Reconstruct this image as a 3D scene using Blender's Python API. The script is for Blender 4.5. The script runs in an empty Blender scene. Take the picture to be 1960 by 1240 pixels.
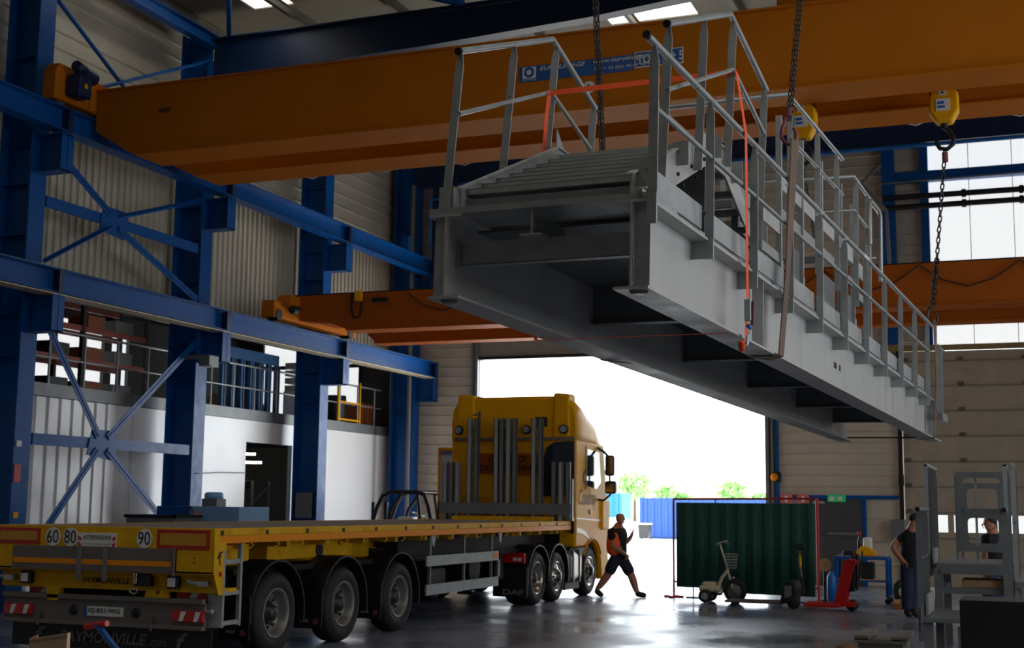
import bpy, bmesh, math, random
from mathutils import Vector, Matrix
random.seed(7)
SC = bpy.context.scene
COL = SC.collection
pi = math.pi

# ------------------------------------------------------------------ camera
H = 1.85
YAW, PITCH, ROLL, FPX = 0.369851596, 0.135663196, 0.0109931965, 2544.229
fw = Vector((-math.sin(YAW)*math.cos(PITCH), math.cos(YAW)*math.cos(PITCH), math.sin(PITCH)))
r0 = Vector((math.cos(YAW), math.sin(YAW), 0)); u0 = r0.cross(fw)
rt = math.cos(ROLL)*r0 + math.sin(ROLL)*u0
upv = -math.sin(ROLL)*r0 + math.cos(ROLL)*u0
CAM = Vector((0, 0, H))
cd = bpy.data.cameras.new('camera'); cam = bpy.data.objects.new('camera', cd); COL.objects.link(cam)
m = Matrix((rt, upv, -fw)).transposed().to_4x4(); m.translation = CAM
cam.matrix_world = m
cd.sensor_width = 36; cd.sensor_fit = 'HORIZONTAL'; cd.lens = FPX/1960*36
cd.clip_end = 600; cd.clip_start = .05
cd.dof.use_dof = True; cd.dof.focus_distance = 10.5; cd.dof.aperture_fstop = 3.5
SC.camera = cam

# ------------------------------------------------------------------ world, sun, exposure
SC.view_settings.view_transform = 'Standard'; SC.view_settings.look = 'None'
SC.view_settings.gamma = 1; SC.view_settings.use_curve_mapping = False
SC.view_settings.exposure = 0.0
W = bpy.data.worlds.new('sky'); SC.world = W; W.use_nodes = True
nt = W.node_tree; bg = nt.nodes['Background']
bg.inputs[0].default_value = (0.86, 0.93, 1.0, 1); bg.inputs[1].default_value = 6.2
def add_light(name, kind, energy, loc, direction, color=(1, 1, 1), size=1, size_y=None, portal=False):
    d = bpy.data.lights.new(name, kind); o = bpy.data.objects.new(name, d); COL.objects.link(o)
    d.energy = energy; d.color = color; o.location = loc
    o.rotation_euler = Vector(direction).to_track_quat('-Z', 'Y').to_euler()
    if kind == 'AREA':
        d.shape = 'RECTANGLE'; d.size = size; d.size_y = size_y or size
        d.cycles.is_portal = portal
    if kind == 'SUN': d.angle = math.radians(0.6)
    return o
add_light('sun', 'SUN', 12.0, (0, 60, 40), (-0.12, -0.42, -0.9), (1.0, 0.97, 0.92))
add_light('door_daylight_portal', 'AREA', 1, (-10.1, 34.3, 2.95), (0, -1, 0), size=8.0, size_y=5.9, portal=True)
WIN_SIDE = 2.15     # brightness of the translucent side glazing
WIN_BACK = 0.93
SKYL = 2.6

# ------------------------------------------------------------------ helpers
def s2l(c):
    c = c/255.0
    return c/12.92 if c <= .04045 else ((c+.055)/1.055)**2.4
def RGB(r, g, b): return (s2l(r), s2l(g), s2l(b), 1)
def P(px, py, ax, v):
    """point where the line of sight through a photograph pixel meets the plane ax = v"""
    d = fw + rt*((px-980)/FPX) - upv*((py-620)/FPX)
    i = 'XYZ'.index(ax); t = (v-CAM[i])/d[i]
    return CAM + d*t
def PD(px, py, z):
    return CAM + (fw + rt*((px-980)/FPX) - upv*((py-620)/FPX))*z

WM = {}
def wm(o): return WM.get(o.name, Matrix.Identity(4)) if o else Matrix.Identity(4)

def tag(o, label=None, cat=None, group=None, kind=None):
    if label: o['label'] = label
    if cat: o['category'] = cat
    if group: o['group'] = group
    if kind: o['kind'] = kind
    return o
def thing(name, loc, label, cat, group=None, rot=None):
    o = bpy.data.objects.new(name, None); COL.objects.link(o); o.empty_display_size = .2
    M_ = Matrix.Translation(Vector(loc))
    if rot is not None: M_ = M_ @ (rot.to_4x4() if isinstance(rot, Matrix) else Matrix.Rotation(rot, 4, 'Z'))
    o.matrix_world = M_; WM[o.name] = M_.copy()
    return tag(o, label, cat, group)

class MB:
    def __init__(s, scale=1.0): s.v = []; s.f = []; s.sm = []; s.k = scale
    def add(s, vs, fs, smooth=False):
        n = len(s.v); s.v += [Vector(v)*s.k for v in vs]
        for f in fs: s.f.append([n+i for i in f]); s.sm.append(smooth)
        return s
    def box(s, x0, x1, y0, y1, z0, z1):
        if x0 > x1: x0, x1 = x1, x0
        if y0 > y1: y0, y1 = y1, y0
        if z0 > z1: z0, z1 = z1, z0
        return s.add([(x0,y0,z0),(x1,y0,z0),(x1,y1,z0),(x0,y1,z0),(x0,y0,z1),(x1,y0,z1),(x1,y1,z1),(x0,y1,z1)],
              [(0,3,2,1),(4,5,6,7),(0,1,5,4),(1,2,6,5),(2,3,7,6),(3,0,4,7)])
    def bar(s, p, q, w, h, up=(0,0,1)):
        p, q = Vector(p), Vector(q); d = (q-p).normalized(); up = Vector(up)
        if abs(d.dot(up.normalized())) > .98: up = Vector((1,0,0)) if abs(d.x) < .9 else Vector((0,1,0))
        sx = d.cross(up).normalized(); u = sx.cross(d)
        vs = []
        for c in (p, q):
            for a, b in ((-1,-1),(1,-1),(1,1),(-1,1)): vs.append(c + sx*(a*w/2) + u*(b*h/2))
        return s.add(vs, [(0,3,2,1),(4,5,6,7),(0,1,5,4),(1,2,6,5),(2,3,7,6),(3,0,4,7)])
    def tube(s, p, q, r, n=12, r2=None, caps=True, smooth=True):
        p, q = Vector(p), Vector(q); d = (q-p).normalized(); r2 = r if r2 is None else r2
        a = d.cross(Vector((0,0,1)) if abs(d.z) < .9 else Vector((1,0,0))).normalized(); b = d.cross(a)
        vs = [p + (a*math.cos(2*pi*i/n) + b*math.sin(2*pi*i/n))*r for i in range(n)]
        vs += [q + (a*math.cos(2*pi*i/n) + b*math.sin(2*pi*i/n))*r2 for i in range(n)]
        s.add(vs, [(i, (i+1)%n, n+(i+1)%n, n+i) for i in range(n)], smooth)
        if caps: s.add(vs[:n], [tuple(range(n))[::-1]]); s.add(vs[n:], [tuple(range(n))])
        return s
    def pipe(s, pts, r, n=10):
        pts = [Vector(p) for p in pts]; rings = []
        a = None
        for i, p in enumerate(pts):
            d1 = (p-pts[i-1]).normalized() if i else (pts[1]-p).normalized()
            d2 = (pts[i+1]-p).normalized() if i < len(pts)-1 else d1
            t = (d1+d2)
            t = t.normalized() if t.length > 1e-5 else d1
            if a is None: a = t.cross(Vector((0,0,1)) if abs(t.z) < .9 else Vector((1,0,0))).normalized()
            else: a = (a - t*a.dot(t)).normalized()
            b = t.cross(a); k = 1/max(.35, math.sqrt(max(0, (1+d1.dot(d2))/2)))
            nrm = (d1-d2)
            rings.append([p + (a*math.cos(2*pi*j/n) + b*math.sin(2*pi*j/n))*r for j in range(n)])
        vs = [v for R_ in rings for v in R_]; m_ = len(pts)
        s.add(vs, [(i*n+j, i*n+(j+1)%n, (i+1)*n+(j+1)%n, (i+1)*n+j) for i in range(m_-1) for j in range(n)], True)
        s.add(rings[0], [tuple(range(n))[::-1]]); s.add(rings[-1], [tuple(range(n))])
        return s
    def prism(s, pts, ax, a0, a1):
        """pts 2D in the plane normal to ax ('x': (y,z), 'y': (x,z), 'z': (x,y)), extruded a0..a1"""
        def mk(p, a): return {'x': (a, p[0], p[1]), 'y': (p[0], a, p[1]), 'z': (p[0], p[1], a)}[ax]
        n = len(pts); vs = [mk(p, a0) for p in pts] + [mk(p, a1) for p in pts]
        return s.add(vs, [tuple(range(n)), tuple(range(2*n-1, n-1, -1))] + [(i, n+i, n+(i+1)%n, (i+1)%n) for i in range(n)])
    def plate(s, pts, nrm, t):
        """flat polygon of 3D points with thickness t along nrm"""
        nrm = Vector(nrm).normalized()*t; n = len(pts); vs = [Vector(p) for p in pts] + [Vector(p)+nrm for p in pts]
        return s.add(vs, [tuple(range(n)), tuple(range(2*n-1, n-1, -1))] + [(i, n+i, n+(i+1)%n, (i+1)%n) for i in range(n)])
    def lathe(s, prof, o, axis, n=32, smooth=True):
        o = Vector(o); ax = Vector(axis).normalized()
        a = ax.cross(Vector((0,0,1)) if abs(ax.z) < .9 else Vector((1,0,0))).normalized(); b = ax.cross(a)
        vs = []
        for r, t in prof:
            for i in range(n): vs.append(o + ax*t + (a*math.cos(2*pi*i/n) + b*math.sin(2*pi*i/n))*max(r, 1e-4))
        k = len(prof)
        return s.add(vs, [(j*n+i, j*n+(i+1)%n, (j+1)*n+(i+1)%n, (j+1)*n+i) for j in range(k-1) for i in range(n)], smooth)
    def ball(s, c, r, n=10, sc=(1,1,1)):
        c = Vector(c); vs = []; k = n//2+1
        for j in range(k):
            th = pi*j/(k-1)
            for i in range(n):
                ph = 2*pi*i/n
                vs.append(c + Vector((r*sc[0]*max(math.sin(th),1e-3)*math.cos(ph), r*sc[1]*max(math.sin(th),1e-3)*math.sin(ph), r*sc[2]*math.cos(th))))
        return s.add(vs, [(j*n+i, (j+1)*n+i, (j+1)*n+(i+1)%n, j*n+(i+1)%n) for j in range(k-1) for i in range(n)], True)
    def ibeam(s, p, q, h, w, tf=.02, tw=.012, up=(0,0,1), web=True):
        """I section running p..q, p and q on its mid line"""
        p, q = Vector(p), Vector(q); up = Vector(up).normalized(); d = (q-p).normalized(); sx = d.cross(up).normalized(); u = sx.cross(d)
        s.bar(p+u*(h/2-tf/2), q+u*(h/2-tf/2), w, tf, up); s.bar(p-u*(h/2-tf/2), q-u*(h/2-tf/2), w, tf, up)
        if web: s.bar(p, q, tw, h-2*tf, up)
        return s
    def stack(s, mb):
        n = len(s.v); s.v += list(mb.v); s.f += [[n+i for i in f] for f in mb.f]; s.sm += mb.sm; return s
    def build(s, name, mat, parent=None, label=None, cat=None, group=None, kind=None, local=False, bevel=0, seg=2, subsurf=0):
        M_ = wm(parent)
        vs = s.v if local or not parent else [M_.inverted() @ v for v in s.v]
        lo = Vector((min(v[i] for v in vs) for i in range(3))); hi = Vector((max(v[i] for v in vs) for i in range(3)))
        c = (lo+hi)/2
        if parent is None: c.z = lo.z
        me = bpy.data.meshes.new(name); me.from_pydata([v-c for v in vs], [], s.f)
        me.polygons.foreach_set('use_smooth', s.sm); me.update()
        bm = bmesh.new(); bm.from_mesh(me); bmesh.ops.recalc_face_normals(bm, faces=bm.faces); bm.to_mesh(me); bm.free()
        if mat: me.materials.append(mat)
        o = bpy.data.objects.new(name, me); COL.objects.link(o)
        if parent: o.parent = parent
        o.location = c; WM[o.name] = M_ @ Matrix.Translation(c)
        if bevel:
            b = o.modifiers.new('bevel', 'BEVEL'); b.width = bevel; b.segments = seg; b.limit_method = 'ANGLE'; b.angle_limit = .6
        if subsurf:
            b = o.modifiers.new('sub', 'SUBSURF'); b.levels = subsurf; b.render_levels = subsurf
        return tag(o, label, cat, group, kind)

def lettering(name, s, mat, parent, corner, xdir, updir, w, h, label=None, depth=.004, shear=0, bold=0.0, font_space=1.0):
    """real raised letters; corner = lower left of the text's box, w x h its size in metres"""
    cu = bpy.data.curves.new(name, 'FONT'); cu.body = s; cu.shear = shear; cu.offset = bold; cu.extrude = 0; cu.resolution_u = 3
    cu.space_character = font_space
    tmp = bpy.data.objects.new('tmp', cu)
    me = bpy.data.meshes.new_from_object(tmp); bpy.data.objects.remove(tmp)
    xs = [v.co.x for v in me.vertices]; ys = [v.co.y for v in me.vertices]
    x0, x1, y0, y1 = min(xs), max(xs), min(ys), max(ys)
    xd, ud = Vector(xdir).normalized(), Vector(updir).normalized(); nd = xd.cross(ud)
    b = MB(); vs = [Vector(corner) + xd*((v.co.x-x0)/(x1-x0)*w) + ud*((v.co.y-y0)/(y1-y0)*h) for v in me.vertices]
    fs = [tuple(p.vertices) for p in me.polygons]
    b.add([v+nd*depth for v in vs], fs)
    o = b.build(name, mat, parent, label); bpy.data.meshes.remove(me)
    return o

def copy_tree(o, parent=None):
    c = o.copy(); COL.objects.link(c)
    if parent: c.parent = parent
    for ch in o.children: copy_tree(ch, c)
    return c

# ------------------------------------------------------------------ materials
def mat(name, col, rough=.5, metal=0, var=.12, vscale=3, bump=0, bscale=20, rvar=.0, spec=.5, coat=0, dirt=None, dscale=1.2, stretch=(1,1,1), rlo=None):
    m_ = bpy.data.materials.new(name); m_.use_nodes = True; n = m_.node_tree; L = n.links.new
    b = n.nodes['Principled BSDF']; b.inputs['Roughness'].default_value = rough; b.inputs['Metallic'].default_value = metal
    b.inputs['Specular IOR Level'].default_value = spec; b.inputs['Coat Weight'].default_value = coat
    b.inputs['Coat Roughness'].default_value = .12
    tc = n.nodes.new('ShaderNodeTexCoord'); mp = n.nodes.new('ShaderNodeMapping'); L(tc.outputs['Object'], mp.inputs[0])
    mp.inputs['Scale'].default_value = stretch
    no = n.nodes.new('ShaderNodeTexNoise'); no.inputs['Scale'].default_value = vscale; no.inputs['Detail'].default_value = 5
    L(mp.outputs[0], no.inputs[0])
    mr = n.nodes.new('ShaderNodeMapRange'); mr.inputs[1].default_value = .25; mr.inputs[2].default_value = .75
    mr.inputs[3].default_value = 1-var; mr.inputs[4].default_value = 1+var; L(no.outputs[0], mr.inputs[0])
    mx = n.nodes.new('ShaderNodeMix'); mx.data_type = 'RGBA'; mx.blend_type = 'MULTIPLY'; mx.inputs[0].default_value = 1
    mx.inputs[6].default_value = col; L(mr.outputs[0], mx.inputs[7]); out = mx.outputs[2]
    if dirt:
        n2 = n.nodes.new('ShaderNodeTexNoise'); n2.inputs['Scale'].default_value = dscale; n2.inputs['Detail'].default_value = 8; n2.inputs['Roughness'].default_value = .65
        L(mp.outputs[0], n2.inputs[0])
        r2 = n.nodes.new('ShaderNodeMapRange'); r2.inputs[1].default_value = .5; r2.inputs[2].default_value = .72; r2.inputs[4].default_value = dirt[4] if len(dirt) > 4 else .6
        L(n2.outputs[0], r2.inputs[0])
        m2 = n.nodes.new('ShaderNodeMix'); m2.data_type = 'RGBA'; L(r2.outputs[0], m2.inputs[0]); L(out, m2.inputs[6]); m2.inputs[7].default_value = tuple(dirt[:4]); out = m2.outputs[2]
    L(out, b.inputs['Base Color'])
    if rvar:
        r3 = n.nodes.new('ShaderNodeMapRange'); r3.inputs[1].default_value = .3; r3.inputs[2].default_value = .7
        r3.inputs[3].default_value = max(.02, rough-rvar); r3.inputs[4].default_value = min(1, rough+rvar)
        n3 = n.nodes.new('ShaderNodeTexNoise'); n3.inputs['Scale'].default_value = vscale*1.7; n3.inputs['Detail'].default_value = 4; L(mp.outputs[0], n3.inputs[0])
        L(n3.outputs[0], r3.inputs[0]); L(r3.outputs[0], b.inputs['Roughness'])
    if bump:
        n4 = n.nodes.new('ShaderNodeTexNoise'); n4.inputs['Scale'].default_value = bscale; n4.inputs['Detail'].default_value = 4; L(mp.outputs[0], n4.inputs[0])
        bp = n.nodes.new('ShaderNodeBump'); bp.inputs['Strength'].default_value = bump; bp.inputs['Distance'].default_value = .02
        L(n4.outputs[0], bp.inputs['Height']); L(bp.outputs[0], b.inputs['Normal'])
    return m_
def emis(name, col, strength):
    m_ = mat(name, col, .5); b = m_.node_tree.nodes['Principled BSDF']
    b.inputs['Emission Color'].default_value = col; b.inputs['Emission Strength'].default_value = strength
    return m_

BLUE = mat('blue_steel_paint', RGB(0,80,152), .38, var=.1, rvar=.08, spec=.28)
BLUE2 = mat('bright_blue_paint', RGB(20,110,190), .4)
NAVY = mat('dark_blue_paint', RGB(8,38,78), .45)
ORANGE = mat('crane_orange_paint', RGB(192,110,24), .6, var=.06, vscale=1.2, spec=.04)
DORANGE = mat('dark_orange_paint', RGB(168,88,30), .6, var=.08, spec=.04)
SIGNBLUE = mat('sign_blue', RGB(10,84,150), .4, var=.04)
WHITE = mat('white_paint', RGB(225,225,222), .4, var=.04)
CREAM = mat('off_white_cladding', RGB(196,190,174), .45, var=.06, vscale=.6, dirt=(*RGB(120,114,100)[:3],1,.25), dscale=.7)
GLOSSW = mat('glossy_white_panel', RGB(240,240,240), .33, var=.04, vscale=.6, bump=.05, bscale=3, rvar=.05, spec=1.0)
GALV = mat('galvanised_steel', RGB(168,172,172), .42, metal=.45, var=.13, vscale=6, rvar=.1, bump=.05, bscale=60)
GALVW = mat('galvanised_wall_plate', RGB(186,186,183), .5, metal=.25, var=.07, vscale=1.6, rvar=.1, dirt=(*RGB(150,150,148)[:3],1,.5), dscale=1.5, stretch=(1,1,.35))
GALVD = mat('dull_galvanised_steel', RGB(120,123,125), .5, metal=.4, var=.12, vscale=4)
STEEL = mat('bare_steel', RGB(110,108,104), .45, metal=.6, var=.2, vscale=8)
CHAINM = mat('chain_steel', RGB(70,66,62), .4, metal=.8, var=.25, vscale=30)
CHROME = mat('chrome', RGB(200,195,185), .15, metal=1, var=.05)
YELLOW = mat('truck_yellow_paint', RGB(232,168,18), .45, var=.05, vscale=2, spec=.06)
YELLOWT = mat('trailer_yellow_paint', RGB(228,172,20), .5, spec=.12, var=.1, vscale=3, dirt=(*RGB(150,110,30)[:3],1,.5), dscale=2.5)
TAPEO = mat('orange_reflective_tape', RGB(240,145,20), .45, spec=.1, var=.08, vscale=9)
BLACK = mat('black_plastic', RGB(24,24,27), .45, var=.2)
RUBBER = mat('tyre_rubber', RGB(28,28,29), .7, var=.25, vscale=6, bump=.15, bscale=40)
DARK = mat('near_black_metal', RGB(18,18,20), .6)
DECK = mat('worn_grey_deck_boards', RGB(150,138,130), .7, var=.2, vscale=5, stretch=(6,.5,1), bump=.2)
CONC = mat('yard_concrete', RGB(215,212,205), .8, var=.06)
RED = mat('red_paint', RGB(205,24,18), .38, var=.06)
REDG = mat('red_plastic_lens', RGB(190,20,20), .2, coat=.4)
PINK = mat('worn_red_hook_paint', RGB(128,62,76), .4, var=.3, vscale=20)
STRAPO = mat('orange_webbing', RGB(255,92,40), .7, var=.1, vscale=40)
SLING = mat('brown_lifting_sling', RGB(120,98,84), .8, var=.25, vscale=10, stretch=(1,1,.2), dirt=(*RGB(80,66,60)[:3],1,.6), dscale=6)
WOOD = mat('pale_timber', RGB(190,150,105), .65, var=.15, vscale=4, stretch=(1,8,8), bump=.15)
WOODR = mat('reddish_timber', RGB(150,82,44), .6, var=.2, vscale=4, stretch=(1,1,8))
CARD = mat('brown_cardboard', RGB(125,92,62), .8, var=.1)
GREEN = mat('dark_green_curtain', RGB(24,80,66), .75, var=.12, vscale=4)
SKIN = mat('skin', RGB(178,118,92), .5, var=.05)
CLOTHB = mat('black_cloth', RGB(22,23,27), .85, var=.15, vscale=20)
CLOTHN = mat('navy_cloth', RGB(34,38,52), .85, var=.15, vscale=20)
DENIM = mat('dark_denim', RGB(36,46,72), .85, var=.2, vscale=25)
VEST = mat('hi_vis_orange_cloth', RGB(255,96,30), .7, var=.08)
REFL = mat('grey_reflective_band', RGB(150,150,150), .4)
GREYBOX = mat('grey_sheet_metal', RGB(110,112,116), .5, var=.08)
LBLUE = mat('light_blue_sheet_metal', RGB(125,170,220), .45)
HAIR = mat('short_dark_hair', RGB(40,34,30), .8)
POLY = emis('translucent_glazing', RGB(238,241,242), WIN_BACK)
POLYS = emis('translucent_side_glazing', RGB(236,241,248), WIN_SIDE)
SKYM = emis('skylight_sheet', RGB(250,246,236), SKYL)
TUBEL = emis('fluorescent_tube', RGB(255,255,250), 6)
EXITG = emis('exit_sign_green', RGB(20,150,80), .35)
GLASS = mat('dark_glass', RGB(20,24,28), .08, var=.02, spec=.8)
# ------------------------------------------------------------------ setting
XL, YB, XR, YF, ZT = -16.9, 34.0, 9.5, -9.0, 12.1
def struct(mb, name, mat_, **k): return mb.build(name, mat_, kind='structure', **k)

# polished concrete floor
def floor_mat():
    m_ = mat('polished_concrete', RGB(114,119,132), .16, var=.1, vscale=.35, bump=0)
    n = m_.node_tree; L = n.links.new; b = n.nodes['Principled BSDF']; b.inputs['Specular IOR Level'].default_value = .6
    tc = n.nodes.new('ShaderNodeTexCoord')
    n1 = n.nodes.new('ShaderNodeTexNoise'); n1.inputs['Scale'].default_value = .55; n1.inputs['Detail'].default_value = 4; n1.inputs['Roughness'].default_value = .5; L(tc.outputs['Object'], n1.inputs[0])
    r = n.nodes.new('ShaderNodeMapRange'); r.inputs[1].default_value = .36; r.inputs[2].default_value = .66; r.inputs[3].default_value = .14; r.inputs[4].default_value = .45; L(n1.outputs[0], r.inputs[0]); L(r.outputs[0], b.inputs['Roughness'])
    n2 = n.nodes.new('ShaderNodeTexNoise'); n2.inputs['Scale'].default_value = 1.1; n2.inputs['Detail'].default_value = 5; L(tc.outputs['Object'], n2.inputs[0])
    bp = n.nodes.new('ShaderNodeBump'); bp.inputs['Strength'].default_value = .18; bp.inputs['Distance'].default_value = .03; L(n2.outputs[0], bp.inputs['Height']); L(bp.outputs[0], b.inputs['Normal'])
    return m_
struct(MB().box(XL-9, XR+.2, YF-.2, YB+.25, -.2, 0), 'floor', floor_mat())
struct(MB().box(-140, 90, YB+.25, 260, -.25, -.03), 'ground_yard', CONC)

def ribbed(p0, along, up, length, height, pitch, depth, nrm, frac=.5, th=.06):
    """trapezoidal cladding: ribs stacked in the 'along' direction, running along 'up'"""
    b = MB(); p0, a, u, n = Vector(p0), Vector(along), Vector(up), Vector(nrm)
    pts = [(0, 0)]; t = 0
    while t < length-1e-6:
        for dt, dd in ((pitch*frac, 0), (pitch*.08, depth), (pitch*(1-frac-.16), depth), (pitch*.08, 0)):
            t += dt; pts.append((min(t, length), dd))
    vs = [p0 + a*t_ + n*d_ for t_, d_ in pts]; k = len(vs)
    vs2 = [v+u*height for v in vs]
    b.add(vs+vs2, [(i, i+1, k+i+1, k+i) for i in range(k-1)])
    q = [p0 - n*th, p0 + a*length - n*th, p0 + a*length - n*th + u*height, p0 - n*th + u*height]
    b.add(q, [(0,1,2,3)])
    return b

# left wall: upper horizontal cladding, ribbed sheet between the two crane rails, white panels at the foot
b = ribbed((XL, 0, 8.75), (0,0,1), (0,1,0), 3.5, YB, .33, .035, (1,0,0), .8)
struct(b, 'wall_left', CREAM)
struct(ribbed((XL, 0, 5.6), (0,1,0), (0,0,1), YB, 3.15, .2, .045, (1,0,0), .55), 'wall_left_sheet', CREAM)
b = MB()
for y0, y1 in ((0,19.0), (22.4,26.62), (28.7,YB)): b.box(XL-.12, XL, y0, y1, 0, 3.75)
b.box(XL-.12, XL, 26.62, 28.7, 3.25, 3.75)
struct(b, 'wall_left_panels', GLOSSW)
struct(ribbed((XL-.05, 19.0, 0), (0,1,0), (0,0,1), 3.4, 3.75, .34, .03, (1,0,0), .6), 'wall_left_ribbed', GLOSSW)
struct(MB().box(XL-9, XL-.13, 0, YB, 3.45, 3.6).box(XL-.13, XL+.02, 0, YB, 3.76, 4.0), 'trim_mezzanine_edge', GALVD)
# room behind the left wall (ground floor and mezzanine)
b = MB().box(XL-9.2, XL-9, 0, YB, 0, 3.4).box(XL-9, XL-.2, -.2, 0, 0, 6)
b.box(XL-9, XL-.1, YB, YB+.2, 0, 3.6)
struct(b, 'wall_side_room', mat('side_room_wall', RGB(120,114,102), .6))
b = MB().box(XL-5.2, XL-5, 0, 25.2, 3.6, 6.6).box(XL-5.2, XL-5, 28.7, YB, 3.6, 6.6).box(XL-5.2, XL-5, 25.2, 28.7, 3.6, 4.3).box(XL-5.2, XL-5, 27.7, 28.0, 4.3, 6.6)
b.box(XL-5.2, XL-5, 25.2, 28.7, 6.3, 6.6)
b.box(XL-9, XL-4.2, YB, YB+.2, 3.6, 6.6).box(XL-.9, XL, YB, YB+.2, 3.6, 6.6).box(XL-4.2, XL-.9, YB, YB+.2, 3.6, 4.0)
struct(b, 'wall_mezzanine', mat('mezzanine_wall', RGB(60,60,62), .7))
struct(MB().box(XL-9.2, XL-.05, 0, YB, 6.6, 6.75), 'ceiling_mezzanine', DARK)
b = MB()
struct(MB().box(XL-4.2, XL-.9, YB+.08, YB+.12, 4.0, 6.6), 'window_4', POLY)
struct(MB().box(XL-4.2, XL-.9, YB-.02, YB+.06, 5.75, 5.85).box(XL-1.0, XL-.9, YB-.02, YB+.06, 4, 6.6).box(XL-2.6, XL-2.5, YB-.02, YB+.06, 4, 5.75), 'trim_window_bars', DARK)
struct(MB().box(XL-5.12, XL-5.1, 25.2, 28.7, 4.3, 6.3), 'window_5', POLY)

# back wall with the open doorway, door 2 and the personnel door
D1 = (-14.11, -6.2, 5.88); D2 = (-2.83, 3.6, 5.72); D3 = (-5.3, -3.85, 2.1)
back = CREAM
def backpanel(x0, x1, z0, z1, name):
    bb = ribbed((x0, YB, z0), (0,0,1), (1,0,0), z1-z0, x1-x0, .56 if x0 > -8 and z1 < 6 else .27, .03, (0,-1,0), .86, .2)
    struct(bb, name, back)
backpanel(XL, D1[0], 0, ZT, 'wall_back_left')
backpanel(D1[0], D1[1], 6.8, ZT, 'wall_back_over_door')
backpanel(D1[1], D2[0], 2.15, ZT, 'wall_back_middle')
backpanel(D1[1], D3[0], 0, 2.15, 'wall_back_middle_foot'); backpanel(D3[1], D2[0], 0, 2.15, 'wall_back_middle_foot')
backpanel(D2[0], -2.1, 5.72, ZT, 'wall_back_window_side')
backpanel(-2.1, XR, 11.1, ZT, 'wall_back_over_window'); backpanel(D2[1], XR, 0, 5.72, 'wall_back_right')
# door 1: raised sectional door above the opening and its guide rails
b = MB()
for i in range(2): b.box(D1[0], D1[1], YB-.12, YB-.06, 5.88+i*.51, 6.385+i*.51)
struct(b, 'door_1', mat('door_panel_grey', RGB(140,136,128), .5))
struct(MB().box(D1[0], D1[1], YB-.16, YB-.02, 5.84, 5.92), 'trim_door_seal', DARK)
b = MB()
for x in (D1[0], D1[1]):
    s_ = -1 if x == D1[0] else 1
    b.box(x, x+s_*.09, YB-.2, YB-.06, 0, 7.6).box(x+s_*.13, x+s_*.2, YB-.16, YB-.02, 0, 7.6)
    b.box(x, x+s_*.02, YB-.1, YB+.25, 0, 5.9)
struct(b, 'trim_door_guides', GALVD)
struct(MB().box(D1[1]+.24, D1[1]+.32, YB-.14, YB-.03, 0, 5), 'trim_blue_post', BLUE)
# door 2: closed sectional door with a row of windows
b = MB(); z = 0; hs = .612
i = 0
while z < 5.6:
    z1 = min(z+hs, 5.71)
    if i == 2:
        x = D2[0]+.0
        b.box(D2[0], D2[1], YB-.1, YB-.05, z, z+.1).box(D2[0], D2[1], YB-.1, YB-.05, z1-.1, z1)
        n = 0
        while x < D2[1]:
            b.box(x, x+.14, YB-.1, YB-.05, z+.1, z1-.1); x += .98
    else: b.box(D2[0], D2[1], YB-.1, YB-.05, z, z1)
    z += hs; i += 1
d2 = struct(b, 'door_2', mat('sectional_door_cream', RGB(176,166,146), .5))
WM[d2.name] = Matrix.Translation(d2.location)
b = MB(); b2 = MB()
for k in range(1, 10):
    zz = k*hs-.006
    b.box(D2[0], D2[1], YB-.13, YB-.1, zz-.055, zz-.02)
    for x in (D2[0]+.12, -1.43, .05, 1.5, 3.2): b2.box(x-.06, x+.06, YB-.17, YB-.1, zz-.045, zz+.045)
b.build('panel_rib', mat('door_rib', RGB(140,132,116), .5), d2); b2.build('hinge', STEEL, d2)
MB().box(D2[0], D2[1], YB-.075, YB-.06, 1.3, 1.75).build('pane', POLY, d2)
struct(MB().box(D2[0]-.12, D2[0]-.02, YB-.2, YB-.03, 0, 5.72), 'trim_door_guide', DARK)
struct(MB().box(D2[0]-.6, D2[1], YB-.14, YB-.04, 5.72, 5.86), 'trim_door_head', mat('tan_trim', RGB(150,130,84), .6))
# personnel door
d3 = struct(MB().box(D3[0], D3[1], YB-.06, YB-.01, 0, 2.1), 'door_3', mat('grey_door', RGB(70,72,76), .5))
WM[d3.name] = Matrix.Translation(d3.location)
MB().box(-4.7, -3.98, YB-.13, YB-.1, 1.22, 1.28).build('push_bar', GALVD, d3)
MB().box(-5.05, -4.75, YB-.14, YB-.06, 1.98, 2.04).build('door_closer', GALV, d3)
struct(MB().box(D1[1]+.32, D2[0]-.15, YB-.12, YB-.031, 2.1, 2.19).box(D3[1], D3[1]+.09, YB-.1, YB-.031, 0, 2.1), 'trim_blue_rail', BLUE)
# glazed band on the back wall
w1 = struct(MB().box(-2.1, XR, YB-.03, YB+.03, 5.86, 11.1), 'window_1', POLY)
WM[w1.name] = Matrix.Translation(w1.location)
b = MB(); x = -2.1+1.0
while x < XR: b.box(x-.008, x+.008, YB-.045, YB-.031, 5.86, 11.1); x += .42*2.4/1
b.build('panel_joint', mat('panel_joint_grey', RGB(150,154,158), .5), w1)
struct(MB().box(-2.25, -2.05, YB-.25, YB-.05, 5.86, 11.2).box(-2.9, XR, YB-.3, YB-.05, 9.95, 10.2).box(-3.15, -2.85, YB-.4, YB-.1, 5.9, 10.9), 'trim_blue_window_frame', BLUE)

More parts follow.
